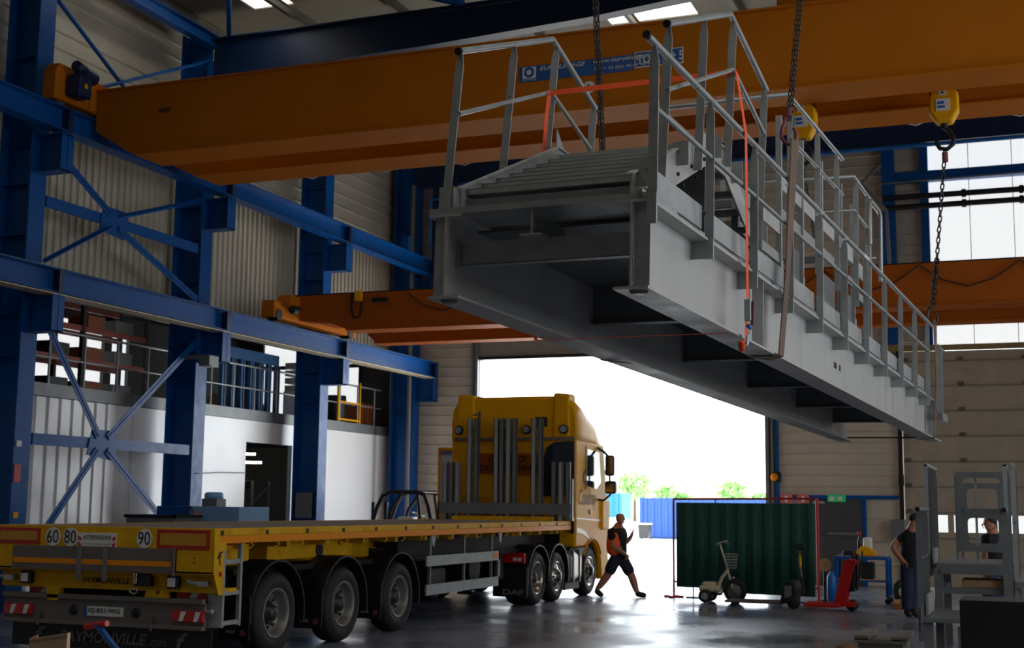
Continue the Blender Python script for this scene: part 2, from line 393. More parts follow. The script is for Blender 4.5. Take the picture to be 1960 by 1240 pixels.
# other walls (behind and to the side of the camera) with their daylight glazing
struct(MB().box(XR, XR+.2, YF, YB+.2, 0, 1.2).box(XR, XR+.2, YF, YB+.2, 8.2, ZT).box(XR, XR+.2, YF, 6, 1.2, 8.2).box(XR, XR+.2, 24, YB+.2, 1.2, 8.2), 'wall_right', CREAM)
struct(MB().box(XR+.05, XR+.1, 6, 24, 1.2, 8.2), 'window_2', POLYS)
struct(MB().box(XL-.2, XR+.2, YF-.2, YF, 0, ZT), 'wall_front', mat('rear_wall_cladding', RGB(150,145,135), .6))
struct(MB().box(XL-.2, XL, YF, 0, 0, ZT), 'wall_left_rear', CREAM)

# roof: sheet, skylights
b = MB(); SK = ((-8.0,-6.1,23.6,26.4), (-8.05,-6.1,2,12), (-14.8,-13.85,18.5,23.02), (-1.5,.5,4,12), (4,6,4,12))
xs = sorted({XL-.2, XR+.2, *[v for s_ in SK for v in s_[:2]]}); ys = sorted({YF-.2, YB+.2, *[v for s_ in SK for v in s_[2:]]})
for i in range(len(xs)-1):
    for j in range(len(ys)-1):
        cx, cy = (xs[i]+xs[i+1])/2, (ys[j]+ys[j+1])/2
        if any(a < cx < c and d < cy < e for a, c, d, e in SK): continue
        b.box(xs[i], xs[i+1], ys[j], ys[j+1], ZT+.02, ZT+.12)
struct(b, 'ceiling', mat('roof_sheet', RGB(132,124,108), .6, var=.1, stretch=(.3,3,1)))
for a, c, d, e in SK: struct(MB().box(a, c, d, e, ZT+.05, ZT+.08), 'window_skylight', SKYM)
for k in range(12):
    x = -16.2+k*2.2
    MB().ibeam((x, YF, ZT-.1), (x, YB, ZT-.1), .2, .09, .012, .008).build('roof_purlin', mat('purlin_grey', RGB(120,114,104), .5) if k == 0 else bpy.data.materials['purlin_grey'],
        None, 'pale grey roof purlin under the roof sheet, '+['first','second','third','fourth','fifth','sixth','seventh','eighth','ninth','tenth','eleventh','twelfth'][k]+' from the left wall', 'purlin', 'roof purlins')

# ------------------------------------------------------------------ steel frame
CY = [18.15, 23.3, 28.5, 33.75]
bays = ['nearest the camera at the left edge of the photo', 'second from the left, behind the blue machine', 'third from the left, with a grey notice plate near its foot', 'farthest, in the corner beside the open doorway']
cols = []
def column(y, lab, group='blue steel columns'):
    c = thing('steel_column', (-16.2, y, 0), lab, 'column', group)
    y0, y1 = y-.2, y+.2
    MB().box(-16.62, -15.98, y-.012, y+.012, 0, ZT-.3).box(-16.64, -16.6, y0, y1, 0, ZT-.3).build('web', BLUE, c)
    MB().box(-15.98, -15.94, y0, y1, 0, 5.05).box(-15.98, -15.94, y0, y1, 5.05, 11.2).build('flange', BLUE, c)
    MB().box(-16.7, -15.85, y-.26, y+.26, 0, .03).build('base_plate', BLUE, c)
    b = MB()
    for zz in (4.3, 5.0, 6.4, 7.3, 8.0, 9.6): b.box(-16.6, -15.98, y0+.02, y1-.02, zz, zz+.015)
    b.build('stiffener', BLUE, c)
    for zt in (5.38, 8.18):
        MB().ibeam((-15.94, y, zt-.35), (-15.35, y, zt-.35), .66, .3, .02, .015).box(-15.37, -15.35, y-.15, y+.15, zt-.68, zt).build('corbel', BLUE, c)
    return c
for y, l in zip(CY, bays): cols.append(column(y, 'blue steel I-section column '+l))
column(12.95, 'blue steel I-section column beyond the left edge, beside the trailer rear'); 
MB().box(-16.635, -16.45, 18.13, 18.14, 0, .01).build('foot_shim', BLUE, cols[0])
# little signs on the columns
MB().box(-15.938, -15.93, 17.98, 18.14, 2.15, 2.45).build('fire_sign', mat('red_sign', RGB(190,50,50), .5), cols[0], 'small red and white fire sign')
MB().box(-15.938, -15.93, 18.0, 18.12, 2.75, 2.85).build('white_sticker', WHITE, cols[0])
MB().box(-15.938, -15.93, 18.02, 18.14, 1.55, 1.65).build('yellow_sticker', YELLOW, cols[0])
MB().box(-16.5, -16.05, 28.26, 28.28, 1.5, 2.1).build('notice_plate', GREYBOX, cols[2], 'grey notice plate')
b = MB()
for k in range(4): b.tube((-16.75, 18.1+.0, 6.2+.45*k), (-16.5, 17.9, 6.2+.45*k), .02, 8)
b.build('cable_clip', DARK, cols[0])

# runway beams
def runway(zt, lab):
    r = thing('runway_beam', (-15.5, 17, zt-.42), lab, 'beam')
    MB().ibeam((-15.5, 2, zt-.2), (-15.5, YB-.15, zt-.2), .42, .3, .02, .012).build('beam', BLUE, r)
    MB().box(-15.53, -15.47, 2, YB-.3, zt+.01, zt+.05).build('rail', STEEL, r)
    for y in CY+[12.95]:
        MB().box(-15.36, -15.34, y-.02, y+.1, zt-.42, zt).box(-15.52, -15.36, y-.01, y+.01, zt-.4, zt-.02).build('splice_plate', NAVY, r)
    MB().box(-15.35, -15.33, YB-.3, YB-.15, zt-.45, zt+.02).build('end_plate', BLUE, r)
    return r
ra = runway(8.62, 'upper blue crane runway beam carrying the large orange crane')
MB().box(-15.6, -15.4, 31.9, 32.05, 8.62, 9.05).build('end_stop', BLUE, ra)
rb = runway(5.78, 'lower blue crane runway beam with pale lower edge, carrying the far orange crane')
MB().box(-15.66, -15.34, 2, YB-.2, 5.335, 5.352).build('edge_strip', mat('pale_edge_strip', RGB(205,190,160), .4), rb)

# wind bracing between the first two columns
def angle(p, q, w=.1):
    b = MB(); b.bar(p, q, .012, w, up=(1,0,0)) ; b.bar(Vector(p)+Vector((-.03,0,0)), Vector(q)+Vector((-.03,0,0)), w, .012, up=(1,0,0)); return b
def brace(zc, z0, z1, lab, x=-15.99):
    c = thing('cross_brace', (x, 20.5, z0), lab, 'bracing'); yc = 20.25
    MB().bar((x, 18.42, zc), (x, 23.03, zc), .05, .2).build('horizontal_strut', BLUE, c)
    MB().plate([(x+.03, yc-.42, zc-.22), (x+.03, yc-.3, zc+.25), (x+.03, yc+.42, zc+.25), (x+.03, yc+.42, zc-.16), (x+.03, yc+.32, zc-.3)], (1,0,0), .015).build('gusset_plate', BLUE, c)
    for (a, bb) in (((18.42, z1), (yc-.12, zc+.12)), ((23.03, z1), (yc+.14, zc+.12)), ((18.42, z0), (yc-.12, zc-.12)), ((23.03, z0), (yc+.14, zc-.12))):
        d = MB().stack(MB().bar((x+.06, a[0], a[1]), (x+.06, bb[0], bb[1]), .012, .15, up=(0,1,.5))).bar((x+.03, a[0], a[1]), (x+.03, bb[0], bb[1]), .09, .012, up=(0,1,.5))
        d.build('diagonal', BLUE, c)
    b = MB()
    for sy in (-1, 1):
        for sz in (-1, 1):
            for k in range(3): b.tube((x+.066, yc+sy*(.14+.05*k), zc+sz*(.13+.04*k)), (x+.085, yc+sy*(.14+.05*k), zc+sz*(.13+.04*k)), .012, 6)
    b.build('bolt', CHROME, c)
brace(7.08, 6.0, 8.1, 'blue X-shaped wind brace with bolted centre plate above the lower crane beam')
brace(2.9, .9, 5.1, 'blue X-shaped wind brace in front of the white ribbed wall at ground level')
c = thing('roof_brace', (-15.9, 20.7, 9.4), 'thin blue crossed tie rods beneath the eaves at top left', 'bracing')
MB().tube((-15.95, 18.4, 10.75), (-15.95, 21.0, 9.4), .04, 8).build('tie_rod', BLUE, c)
MB().tube((-15.95, 19.5, 9.45), (-15.95, 23.2, 11.2), .035, 8).build('tie_rod', BLUE, c)
MB().ibeam((-15.95, 12, 11.62), (-15.95, 23.3, 11.62), .28, .2).build('eaves_beam', BLUE, None, 'blue eaves beam rising to the top left corner of the photo', 'beam')
MB().tube((-15.6, 23.3, 11.7), (-12.5, 18.5, 11.95), .05, 8).build('roof_tie', BLUE, None, 'thin blue roof tie leaning from the second column to the roof', 'tie rod')
# rafters
def rafter(y, lab, z0=10.82, z1=11.66, mat_=None, flat=False):
    lo = [(-15.95, z0), (XR, z0+.08)] if flat else [(-15.95, z0), (-10.9, z0+.11), (-7.5, z0+.27), (-6.0, z0+.4), (-3.0, z0+.62), (XR, z0+.7)]; hi = [(-15.95, z1), (XR, z1+.08)] if flat else [(-15.95, z1), (-9, z1+.02), (XR, z1+.25)]
    b = MB().prism([(x, z+.02) for x, z in lo]+[(x, z-.02) for x, z in hi[::-1]], 'y', y-.008, y+.008)
    for p, q in list(zip(lo[:-1], lo[1:]))+list(zip(hi[:-1], hi[1:])): b.bar((p[0], y, p[1]), (q[0], y, q[1]), .3, .03)
    b.build('roof_rafter', mat_ or NAVY, None, lab, 'beam', 'blue roof rafters')
rafter(23.3, 'deep dark blue roof rafter just above the large orange crane')
rafter(28.5, 'dark blue roof rafter behind the bright skylight strip')
rafter(33.55, 'dark blue beam against the back wall above the glazing', flat=True)
rafter(12.95, 'dark blue roof rafter above the camera side of the hall', 10.9)
for k, (x0, x1, y0, y1) in enumerate(((-12.9, -10.1, 20.3, 23.2), (-10.1, -7.5, 23.2, 20.3))):
    MB().bar((x0, y0, 11.85), (x1, y1, 11.7), .12, .1).build('roof_brace', BLUE, None, ('blue roof diagonal at top left of the big rafter', 'second blue roof diagonal, meeting the first at the big rafter')[k], 'bracing', 'roof diagonals')
# wall services at the back right
MB().pipe([(-14.5, 33.3, 10.72), (XR-.2, 33.3, 10.78)], .05).build('blue_pipe', BLUE2, None, 'bright blue pipe running across the back wall above the glazing', 'pipe')
for zz, l in ((9.2, 'lower of the two dark pipes across the white glazing'), (9.45, 'upper of the two dark pipes across the white glazing')):
    b = MB().pipe([(-3.1, 33.2, zz), (XR-.2, 33.2, zz)], .07)
    for x in (-1.2, .1, 1.4, 3): b.tube((x-.05, 33.2, zz), (x+.05, 33.2, zz), .1, 10)
    b.build('service_pipe', DARK, None, l, 'pipe', 'dark pipes across the glazing')
MB().pipe([(-3.2, 33.97, 10.3), (-3.2, 33.3, 10.3), (-3.6, 33.1, 9.85), (-3.0, 33.0, 9.1), (-2.95, 33.0, 7.4), (-2.95, 33.97, 7.3)], .045).build('bent_pipe', GREYBOX, None, 'bent grey pipe beside the left end of the dark pipes', 'pipe')
MB().pipe([(-3.2, 33.3, 9.85), (XR-.2, 33.3, 9.95)], .02).build('thin_cable', GREYBOX, None, 'thin cable strung above the two dark pipes', 'cable')
# corner steelwork and downpipe beside the far column
MB().box(-15.3, -14.6, 33.2, 33.3, 7.4, 10.9).box(-15.3,-14.6,33.3,33.97,7.4,7.5).build('trim_navy_panel', NAVY, kind='structure')
MB().pipe([(-15.95, 33.3, 0), (-15.95, 33.3, 10.8)], .06).build('downpipe', GREYBOX, None, 'grey downpipe standing beside the farthest blue column', 'pipe')
MB().pipe([(-15.3, 33.1, 10.3), (-15.3, 33.1, 9.0)], .03).pipe([(-15.3, 33.1, 10.3), (-14.5, 33.1, 10.3)], .03).tube((-15.3, 33.1, 9.0), (-15.3, 33.97, 9.0), .03, 8).build('trim_blue_conduit', BLUE2, kind='structure')
# ------------------------------------------------------------------ overhead cranes
cr = thing('overhead_crane', (-7, 20, 8.7), 'large orange overhead travelling crane with two girders and a blue sign on the near girder', 'crane')
def girder(y0, y1, z0, z1, xl, name='girder'):
    b = MB(); x1 = XR-.9
    pts = [(xl, z1), (x1, z1), (x1, z0+.18), (x1-.6, z0+.02), (xl+1.15, z0+.02), (xl+.75, z0+.1), (xl, z1-.72)]
    b.prism(pts[::-1], 'y', y0+.06, y1-.06)
    b.box(xl+.95, x1-.6, y0-.06, y1+.02, z0, z0+.03).box(xl, x1, y0, y1, z1, z1+.03)
    return b
girder(18.8, 19.55, 7.86, 9.12, -15.35).build('girder', ORANGE, cr)
girder(20.95, 21.7, 8.02, 9.2, -15.6).build('girder', ORANGE, cr)
b = MB()
b.prism([(17.75,8.72),(19.0,8.72),(19.0,9.3),(18.5,9.36),(17.85,9.36),(17.75,9.2)], 'x', -15.62, -15.36)
b.prism([(19.0,8.72),(22.3,8.72),(22.3,9.1),(21.8,9.3),(19.0,9.3)], 'x', -15.62, -15.36)
b.build('end_carriage', ORANGE, cr, bevel=.02)
b = MB()
for k in range(8): b.tube((-15.35, 18.62, 8.78+k*.065), (-15.33, 18.62, 8.78+k*.065), .016, 8)
MB().box(-15.38, -15.34, 18.5, 18.78, 8.74, 9.3).build('bolt_plate', ORANGE, cr)
b.build('bolt_row', DARK, cr)
for yy in (17.98, 22.05): MB().tube((-15.56, yy, 8.79), (-15.42, yy, 8.79), .14, 20).build('travel_wheel', STEEL, cr)
b = MB().box(-15.35, -15.05, 18.0, 18.35, 8.8, 9.2); mo = b.build('gearbox', NAVY, cr, bevel=.04)
b = MB().lathe([(0,0),(.12,0),(.125,.05),(.125,.3),(.11,.34),(.11,.4),(0,.41)], (-15.15, 18.5, 9.23), (0,-1,.1), 18)
b.lathe([(0,0),(.1,0),(.1,.25),(0,.26)], (-15.1, 18.15, 9.28), (.2,-1,0), 16).build('travel_motor', NAVY, cr)
MB().box(-15.04, -15.03, 18.12, 18.2, 8.95, 9.03).build('rating_plate', YELLOW, cr)
# sign on the near girder face
ys = 18.855
def sgn(px, py): return P(px, py, 'Y', ys-.06)
zS = sgn(993,140).z
x0, x1 = sgn(993,125).x, sgn(1211,102).x
b = MB().box(x0, x1, ys-.012, ys, 8.43, 8.68); b.build('sign_panel', SIGNBLUE, cr, 'blue sign with white lettering')
x2, x3 = sgn(1213,100).x, sgn(1306,88).x
MB().box(x2, x3, ys-.012, ys, 8.46, 8.71).build('sign_panel', WHITE, cr, 'load rating sign')
MB().box(x2+.015, x3-.015, ys-.016, ys-.01, 8.475, 8.695).build('sign_face', SIGNBLUE, cr)
yl = ys-.02; X_ = (1,0,0); Z_ = (0,0,1)
MB().box(x0+.05, x0+.27, yl, ys-.01, 8.485, 8.665).build('logo_square', WHITE, cr)
MB().lathe([(.045,0),(.085,0),(.085,.004),(.045,.004),(.045,0)], (x0+.16, yl, 8.578), (0,-1,0), 28, False).build('logo_ring', SIGNBLUE, cr)
lettering('logo_text', 'OMIS', WHITE, cr, (x0+.05, yl, 8.44), X_, Z_, .22, .035)
lettering('company_name', 'EUROLEVAGE', WHITE, cr, (x0+.34, yl, 8.585), X_, Z_, .75, .07, shear=.3, bold=.01)
lettering('web_address', 'www.eurolevage.fr', WHITE, cr, (x0+1.22, yl, 8.58), X_, Z_, .92, .085, shear=.3, bold=.01)
lettering('telephone_text', 'Tel: + 33 (0)5 49 69 98 90', WHITE, cr, (x0+1.22, yl, 8.47), X_, Z_, .93, .06)
lettering('load_text', 'TON. 5 + 5', WHITE, cr, (x2+.04, yl, 8.51), X_, Z_, .72, .15, bold=.02)
MB().lathe([(0,0),(.1,0),(.1,.005),(0,.005)], (sgn(1125,165).x, ys-.002, sgn(1125,165).z), (0,-1,0), 24, False).build('letter_disc', WHITE, cr)
lettering('disc_letter', 'A', DARK, cr, (sgn(1125,165).x-.045, ys-.012, sgn(1125,165).z-.05), X_, Z_, .09, .1, bold=.02)
MB().box(sgn(560,180).x, sgn(560,180).x+.01, ys-.002, ys, 8.4, 8.41).build('paint_mark', DARK, cr)
lettering('serial_text', '008847', DARK, cr, (sgn(300,215).x, ys-.002, sgn(300,215).z), X_, Z_, .28, .09)
# trolleys on top between the girders
for i, x in enumerate((-2.75, -.8)):
    MB().box(x-.5, x+.5, 19.2, 21.3, 9.24, 9.6).tube((x-.4, 20.2, 9.42), (x+.4, 20.2, 9.42), .22, 20).build('hoist_trolley', ORANGE, cr, bevel=.02)
b = MB()
for k in range(14):
    xa = -13.5+k*1.6
    b.pipe([(xa+1.6*t, 22.0, 8.62-.55*math.sin(pi*t)) for t in (0,.12,.3,.5,.7,.88,1)], .012, 6)
b.build('festoon_cable', WHITE, cr)
# hook blocks
def hook_shape(b, c, s=1.0):
    pts = [(0,.17),(0,.1),(.045,.06),(.075,0),(.07,-.06),(.02,-.1),(-.04,-.09),(-.065,-.045),(-.06,-.02)]
    b.pipe([(c[0]+p[0]*s, c[1], c[2]+p[1]*s) for p in pts], .02*s, 8); return b
def hook_block(x, z, num, y=20.2):
    k = thing('hook_block', (x, y, z), 'yellow crane hook block numbered '+num+(' above the near railings' if num == '1' else ' at the right, in front of the white glazing'), 'hook block')
    sh = [(-.19,.22),(-.08,.33),(.12,.33),(.22,.24),(.22,-.02),(.12,-.2),(-.1,-.2),(-.2,-.04)]
    MB().prism([(x+a, z+c) for a, c in sh], 'y', y-.15, y+.15).build('housing', YELLOW, k, bevel=.04, seg=3)
    MB().box(x-.055, x+.055, y-.165, y-.15, z+.2, z+.3).build('number_plate', WHITE, k)
    lettering('number', num, DARK, k, (x-.03, y-.168, z+.215), X_, Z_, .06, .075, bold=.02)
    MB().box(x-.1, x+.1, y-.165, y-.15, z-.04, z+.14).build('label_plate', WHITE, k)
    MB().box(x-.08, x+.02, y-.17, y-.16, z+.06, z+.1).box(x-.08, x+.03, y-.17, y-.16, z-.0, z+.035).build('label_marks', BLUE2, k)
    b = MB().tube((x, y, z-.2), (x, y, z-.28), .05, 12); hook_shape(b, (x, y, z-.42), 1.7); b.build('hook', DARK, k)
    MB().tube((x-.19, y, z+.2), (x-.19, y, 9.3), .011, 6).build('wire_rope', DARK, k)
    MB().tube((x+.2, y, z+.2), (x+.2, y, 9.3), .011, 6).build('wire_rope', DARK, k)
    MB().tube((x+.16, y+.08, z+.2), (x+.18, y+.08, 9.3), .011, 6).build('wire_rope', DARK, k)
    return k
hb2 = P(1806,212,'Y',20.2); hb1 = P(1536,243,'Y',20.2)
hook_block(hb1.x, hb1.z, '1'); hook_block(hb2.x, hb2.z, '2')

def chain_between(b, p, q, pitch=.047, wire=.0065, half=.014):
    p, q = Vector(p), Vector(q); d = q-p; n = max(2, int(d.length/pitch)); u = d.normalized()
    a = u.cross(Vector((.3,1,.1))).normalized(); c = u.cross(a); L = pitch*.5+wire*.6
    for i in range(n):
        o = p + d*((i+.5)/n); s, t = (a, c) if i % 2 else (c, a)
        ring = []; 
        for j in range(10):
            th = 2*pi*j/10; cx = half*math.cos(th); cy = (L-half)*(1 if math.sin(th) > 0 else -1) + half*math.sin(th)
            ring.append((o + s*cx + u*cy, (s*math.cos(th) + u*math.sin(th)).normalized()))
        vs = []
        for pt, nn in ring:
            for k in range(5): vs.append(pt + nn*(wire*math.cos(2*pi*k/5)) + t*(wire*math.sin(2*pi*k/5)))
        b.add(vs, [(j*5+k, ((j+1)%10)*5+k, ((j+1)%10)*5+(k+1)%5, j*5+(k+1)%5) for j in range(10) for k in range(5)], True)
    return b

# far crane on the lower rails
lc = thing('overhead_crane', (-7, 26.5, 5.8), 'darker orange crane girder behind the suspended footbridge, on the lower rails', 'crane')
x0 = -15.7
b = MB().prism([(x0, 6.52), (XR-.9, 6.52), (XR-.9, 5.72), (x0+1.6, 5.72), (x0+1.2, 5.86), (x0, 6.0)][::-1], 'y', 26.15, 26.6)
b.box(x0+1.6, XR-.9, 26.08, 26.68, 5.68, 5.715)
b.build('girder', DORANGE, lc)
MB().prism([(x0+1.3, 6.3), (XR-.9, 6.3), (XR-.9, 5.62), (x0+1.5, 5.62), (x0+1.3, 5.8)][::-1], 'y', 27.75, 28.1).box(x0+1.5, XR-.9, 27.68, 28.18, 5.575, 5.61).build('girder', DORANGE, lc)
MB().box(x0+.2, x0+1.3, 26.6, 27.9, 6.0, 6.2).build('rear_link', DORANGE, lc)
b = MB().prism([(25.05,5.9),(28.95,5.9),(28.9,6.05),(28.5,6.12),(27.1,6.14),(26.3,6.48),(25.75,6.5),(25.7,6.2),(25.4,6.2),(25.35,6.28),(25.05,6.28)], 'x', -15.65, -15.32)
b.build('end_carriage', ORANGE, lc, bevel=.02)
for yy in (25.25, 28.6): MB().tube((-15.56, yy, 5.97), (-15.3, yy, 5.97), .13, 18).build('travel_wheel', DARK, lc)
MB().lathe([(0,0),(.09,0),(.1,.25),(.07,.32),(0,.32)], (-15.2, 25.85, 6.15), (.1,-1,-.1), 14).build('travel_motor', DARK, lc)
v = P(684,560,'Y',26.1)
MB().box(v.x, v.x+.14, 25.98, 26.1, v.z-.2, v.z+.02).build('pendant_box', YELLOW, lc)
MB().pipe([(v.x-.1, 26.05, 6.5), (v.x-.12, 26.05, 6.15), (v.x-.05, 26.05, 5.95), (v.x+.1, 26.05, 5.97), (v.x+.15, 26.05, 6.3)], .025, 6).build('cable_loop', DARK, lc)
MB().box(v.x+.4, v.x+.75, 26.03, 26.12, 6.3, 6.38).build('cable_bracket', DARK, lc)
xa = -12.6
while xa < 7:
    MB().pipe([(xa+1.8*t, 26.06, 6.48-.45*math.sin(pi*t)) for t in (0,.1,.25,.5,.75,.9,1)], .014, 6).build('festoon_cable', DARK, lc); xa += 1.8
MB().tube((x0+.1, 26.3, 6.55), (XR-1, 26.3, 6.55), .025, 8).build('festoon_rail', DARK, lc)

# ------------------------------------------------------------------ suspended footbridge (local x right, y along, z up)
BS = .95
Ml = Matrix(((0.99765021,-0.06766595,-0.01074151),(0.06741206,0.99747238,-0.02246043),(0.01223416,0.02168354,0.99969003)))
O8 = PD(1240, 551, 8.9); OB = CAM + (O8-CAM)*BS
br = thing('footbridge', OB, 'long grey galvanised steel footbridge hanging from chains above the flatbed trailer', 'footbridge', rot=Ml.transposed())
def BW(x, y, z): return OB + Ml.transposed() @ (Vector((x, y, z))*BS)
def BP(px, py, ax, v):
    d = fw + rt*((px-980)/FPX) - upv*((py-620)/FPX)
    d = Ml @ d; o = (Ml @ (CAM-OB))/BS; i = 'xyz'.index(ax); return o + d*((v-o[i])/d[i])
def B(): return MB(BS)
def bb(b, name, mat_=GALV, parent=None, **k): return b.build(name, mat_, parent or br, local=True, **k)
LB = 14.6
# main girders
b = B().box(-.135, -.12, 0, LB, .02, .61); b.box(-.25, .0, 0, LB+.15, 0, .02).box(-.25, .015, 0, LB, .6, .62)
bb(b, 'girder', GALVW)
b = B().box(-1.56, -1.545, 0, LB, .02, .61).box(-1.68, -1.43, 0, LB+.15, 0, .02).box(-1.69, -1.43, 0, LB, .6, .62)
bb(b, 'girder', GALVW)
for x0, x1, y in ((-.12, .0, .03), (-.25, -.135, LB-.1), (-.12, .0, LB-.55)):
    bb(B().box(x0, x1, y, y+.015, .02, .6), 'end_stiffener')
bb(B().box(-1.65, -1.56, .03, .045, .02, .6), 'end_stiffener')
b = B(); 
for k in range(28): b.ball((-.118, .022, .04+k*.02), .012, 6)
bb(b, 'weld_bead', GALV)
for x in (-.1, -1.55):
    b = B().lathe([(0,0),(.055,0),(.07,.02),(.075,.02)], (x, .1, -.018), (0,0,1), 20); bb(b, 'bearing_pad', STEEL)
for x in (-.1, -1.55): bb(B().lathe([(0,0),(.03,0),(.03,.02)], (x, LB-.1, -.012), (0,0,1), 12), 'bolt_boss', CHROME)
# deck plate, cross beams and centre tee
b = B().box(-1.69, .0, 0, .62, .62, .665).box(-.9, -.895, -.004, .0, .62, .665)
bb(b, 'front_deck_plate')
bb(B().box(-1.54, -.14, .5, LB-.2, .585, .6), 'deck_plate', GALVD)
b = B().box(-1.545, -.135, .22, .235, .28, .45).box(-1.545, -.135, .22, .3, .28, .29); bb(b, 'cross_beam')
bb(B().box(-1.55, -1.535, .16, .21, .25, .47), 'cleat', GALV)
for y in (2.9, 5.6, 8.3, 11.0, 13.6):
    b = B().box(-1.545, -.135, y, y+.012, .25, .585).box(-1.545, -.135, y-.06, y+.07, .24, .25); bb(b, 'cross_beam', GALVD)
b = B().box(-.885, -.87, .02, .6, .44, .6).box(-.97, -.80, .02, .6, .425, .44); bb(b, 'centre_tee')
bb(B().tube((-1.5, LB-.05, .06), (-.2, LB-.05, .06), .012, 8), 'tie_bar', DARK)
bb(B().box(-.1203, -.119, 6.66, 6.82, .27, .34), 'cable_slot', DARK); bb(B().box(-.1203, -.119, 6.95, 7.05, .27, .34), 'cable_slot', DARK)
b = B().box(-.1, .0, 3.05, 3.065, .02, .6); bb(b, 'web_stiffener', GALVW)
# side walkway channel along the right girder
YP = [0, 1.335, 2.65, 3.97, 5.28, 6.6, 7.9, 9.21, 10.52, 11.83, 13.14]
for i, y in enumerate(YP[:-1]):
    y1 = YP[i+1]
    bb(B().box(-.045, -.03, y+.12, y1-.03, .69, .86).box(-.08, -.03, y+.12, y1-.03, .86, .872), 'toe_board')
bb(B().box(-.05, -.0, 0, LB-.6, .62, .633).box(-.1, -.05, 0, LB-.6, .62, .69), 'channel')
for i, y in enumerate(YP[:-1]): bb(B().box(-.05, -.044, y+.6, y+.95, .64, .665), 'protective_strip', BLUE if i in (1, 3, 4) else DARK)
# right railing: posts are flat plates bolted to brackets
def zr(y): return 1.715+.006*y
def post(x0, x1, y, z0, z1, name='post', t=.014, lean=0):
    w = x1-x0; xm = (x0+x1)/2
    b = B().prism([(x0, z0), (x1, z0), (x1, z1-.13), (xm+.012, z1-.02), (xm-.012, z1-.02), (x0, z1-.13)][::-1], 'y', y, y+t)
    for zz in (z0+.05, z0+.17, z0+.45, z0+.6, z1-.45): b.tube((xm, y-.008, zz), (xm, y, zz), .009, 6)
    if lean: b.v = [Vector((v.x+lean*BS*(v.z/BS-z1)/1.1, v.y, v.z)) for v in b.v]
    o = bb(b, name); return o
for y in YP:
    bb(B().prism([(-.12,.46),(-.12,.59),(-.1,.61),(.055,.61),(.055,.46)] if y else [(-.01,.44),(-.01,.64),(.055,.66),(.055,.44)], 'y', y-.012, y), 'bracket')
    post(-.012, .055, y, .46, zr(y))
for y0, y1 in ((-.14, 7.95), (7.95, 13.7)):
    bb(B().tube((.021, y0, zr(y0)), (.021, y1, zr(y1)), .026, 14), 'handrail')
bb(B().tube((.021, -.17, zr(0)), (.021, -.139, zr(0)), .029, 16), 'end_cap', BLACK)
for a, c in zip(YP[:-1], YP[1:]): bb(B().tube((.028, a+.01, zr(a)-.46), (.028, c, zr(c)-.46), .019, 10), 'mid_rail')
bb(B().tube((.021, 7.7, zr(7.8)+.004), (.021, 8.0, zr(7.8)+.006), .03, 10).box(.0, .13, 8.0, 8.03, zr(8)+.01, zr(8)+.03), 'white_tie', WHITE)
for k, y in enumerate((3.98, 5.29, 6.6)):
    bb(B().tube((-.02, y-.02, zr(y)-.04), (.07, y+.02, zr(y)-.02), .012, 8), 'cable_tie', WHITE)
# small gate panel folded out at the far end
b = B()
for y in (13.95, 14.2): b.prism([(.05,.3),(.12,.3),(.12,1.45),(.085,1.55),(.05,1.45)], 'y', y, y+.012)
b.tube((.085,13.9,1.5),(.085,14.6,1.5),.02,8).box(.05,.14,13.95,14.5,.3,.42); bb(b, 'end_gate')
# stepped ramp over the front
xl, xr = -1.64, -.12
def px2(x, px, py): v = BP(px, py, 'x', x); return (v.y, v.z)
ST = [(.3,.88),(.55,.985),(.80,1.09),(1.05,1.195),(1.3,1.3),(1.55,1.405),(1.8,1.51)]
b = B()
bb(B().box(-1.55, -.25, .3, .32, .665, .80), 'riser_plate', GALVD)
for i, (y, z) in enumerate(ST):
    t = B().box(xl+.09, xr-.1, y, y+.25, z-.008, z).box(xl+.09, xr-.1, y, y+.01, z-.045, z)
    for k in range(1, 5): t.box(xl+.09, xr-.1, y+.055*k, y+.055*k+.012, z-.038, z-.008)
    bb(t, 'tread')
b = B().box(xl+.09, xr-.1, 2.05, 2.55, 1.6, 1.62).box(xl+.09, xr-.1, 2.05, 2.07, 1.56, 1.6)
for k in range(9): b.box(xl+.09, xr-.1, 2.08+.05*k, 2.088+.05*k, 1.62, 1.628)
bb(b, 'landing')
for i in range(4):
    y, z = 2.62+.24*i, 1.5-.11*i
    bb(B().box(xl+.09, xr-.1, y, y+.22, z-.012, z).box(xl+.09, xr-.1, y, y+.01, z-.05, z), 'tread')
def stringer(x, xa):
    s_ = B().prism([(.22,.70),(.22,.86),(2.0,1.66),(2.6,1.66),(3.75,1.1),(3.75,.9),(2.55,1.44),(2.1,1.44),(.5,.70)], 'x', x, xa)
    s_.prism([(.22,.70),(.5,.70),(.42,.665),(.22,.665)], 'x', x, xa)
    s_.prism([(.18,.86),(2.0,1.68),(2.6,1.68),(2.6,1.665),(2.0,1.665),(.18,.845)], 'x', min(x, xa)-.02, max(x, xa)+.02)
    return s_
bb(stringer(xl+.075, xl+.09), 'stringer'); bb(stringer(xr-.1, xr-.085), 'stringer', GALVW)
bt = B()
for k in range(5):
    y = .55+k*.34; z = .70+.15*(k)+.12
    bt.tube((xr-.085, y, z), (xr-.07, y, z), .016, 8).tube((xr-.085, y+.12, z-.06), (xr-.07, y+.12, z-.06), .016, 8)
bb(bt, 'bolt_row', DARK)
for i, (y, z) in enumerate(((.3,.86),(1.2,1.25),(2.1,1.55),(2.75,1.5))):
    bb(B().box(xr-.12, xr+.01, y, y+.012, z-.07, z+.12), 'bracket')
bb(B().box(xl-.04, xl+.08, .12, .135, .70, .86).box(xl+.06, xl+.075, .12, .4, .68, .86), 'foot_bracket')
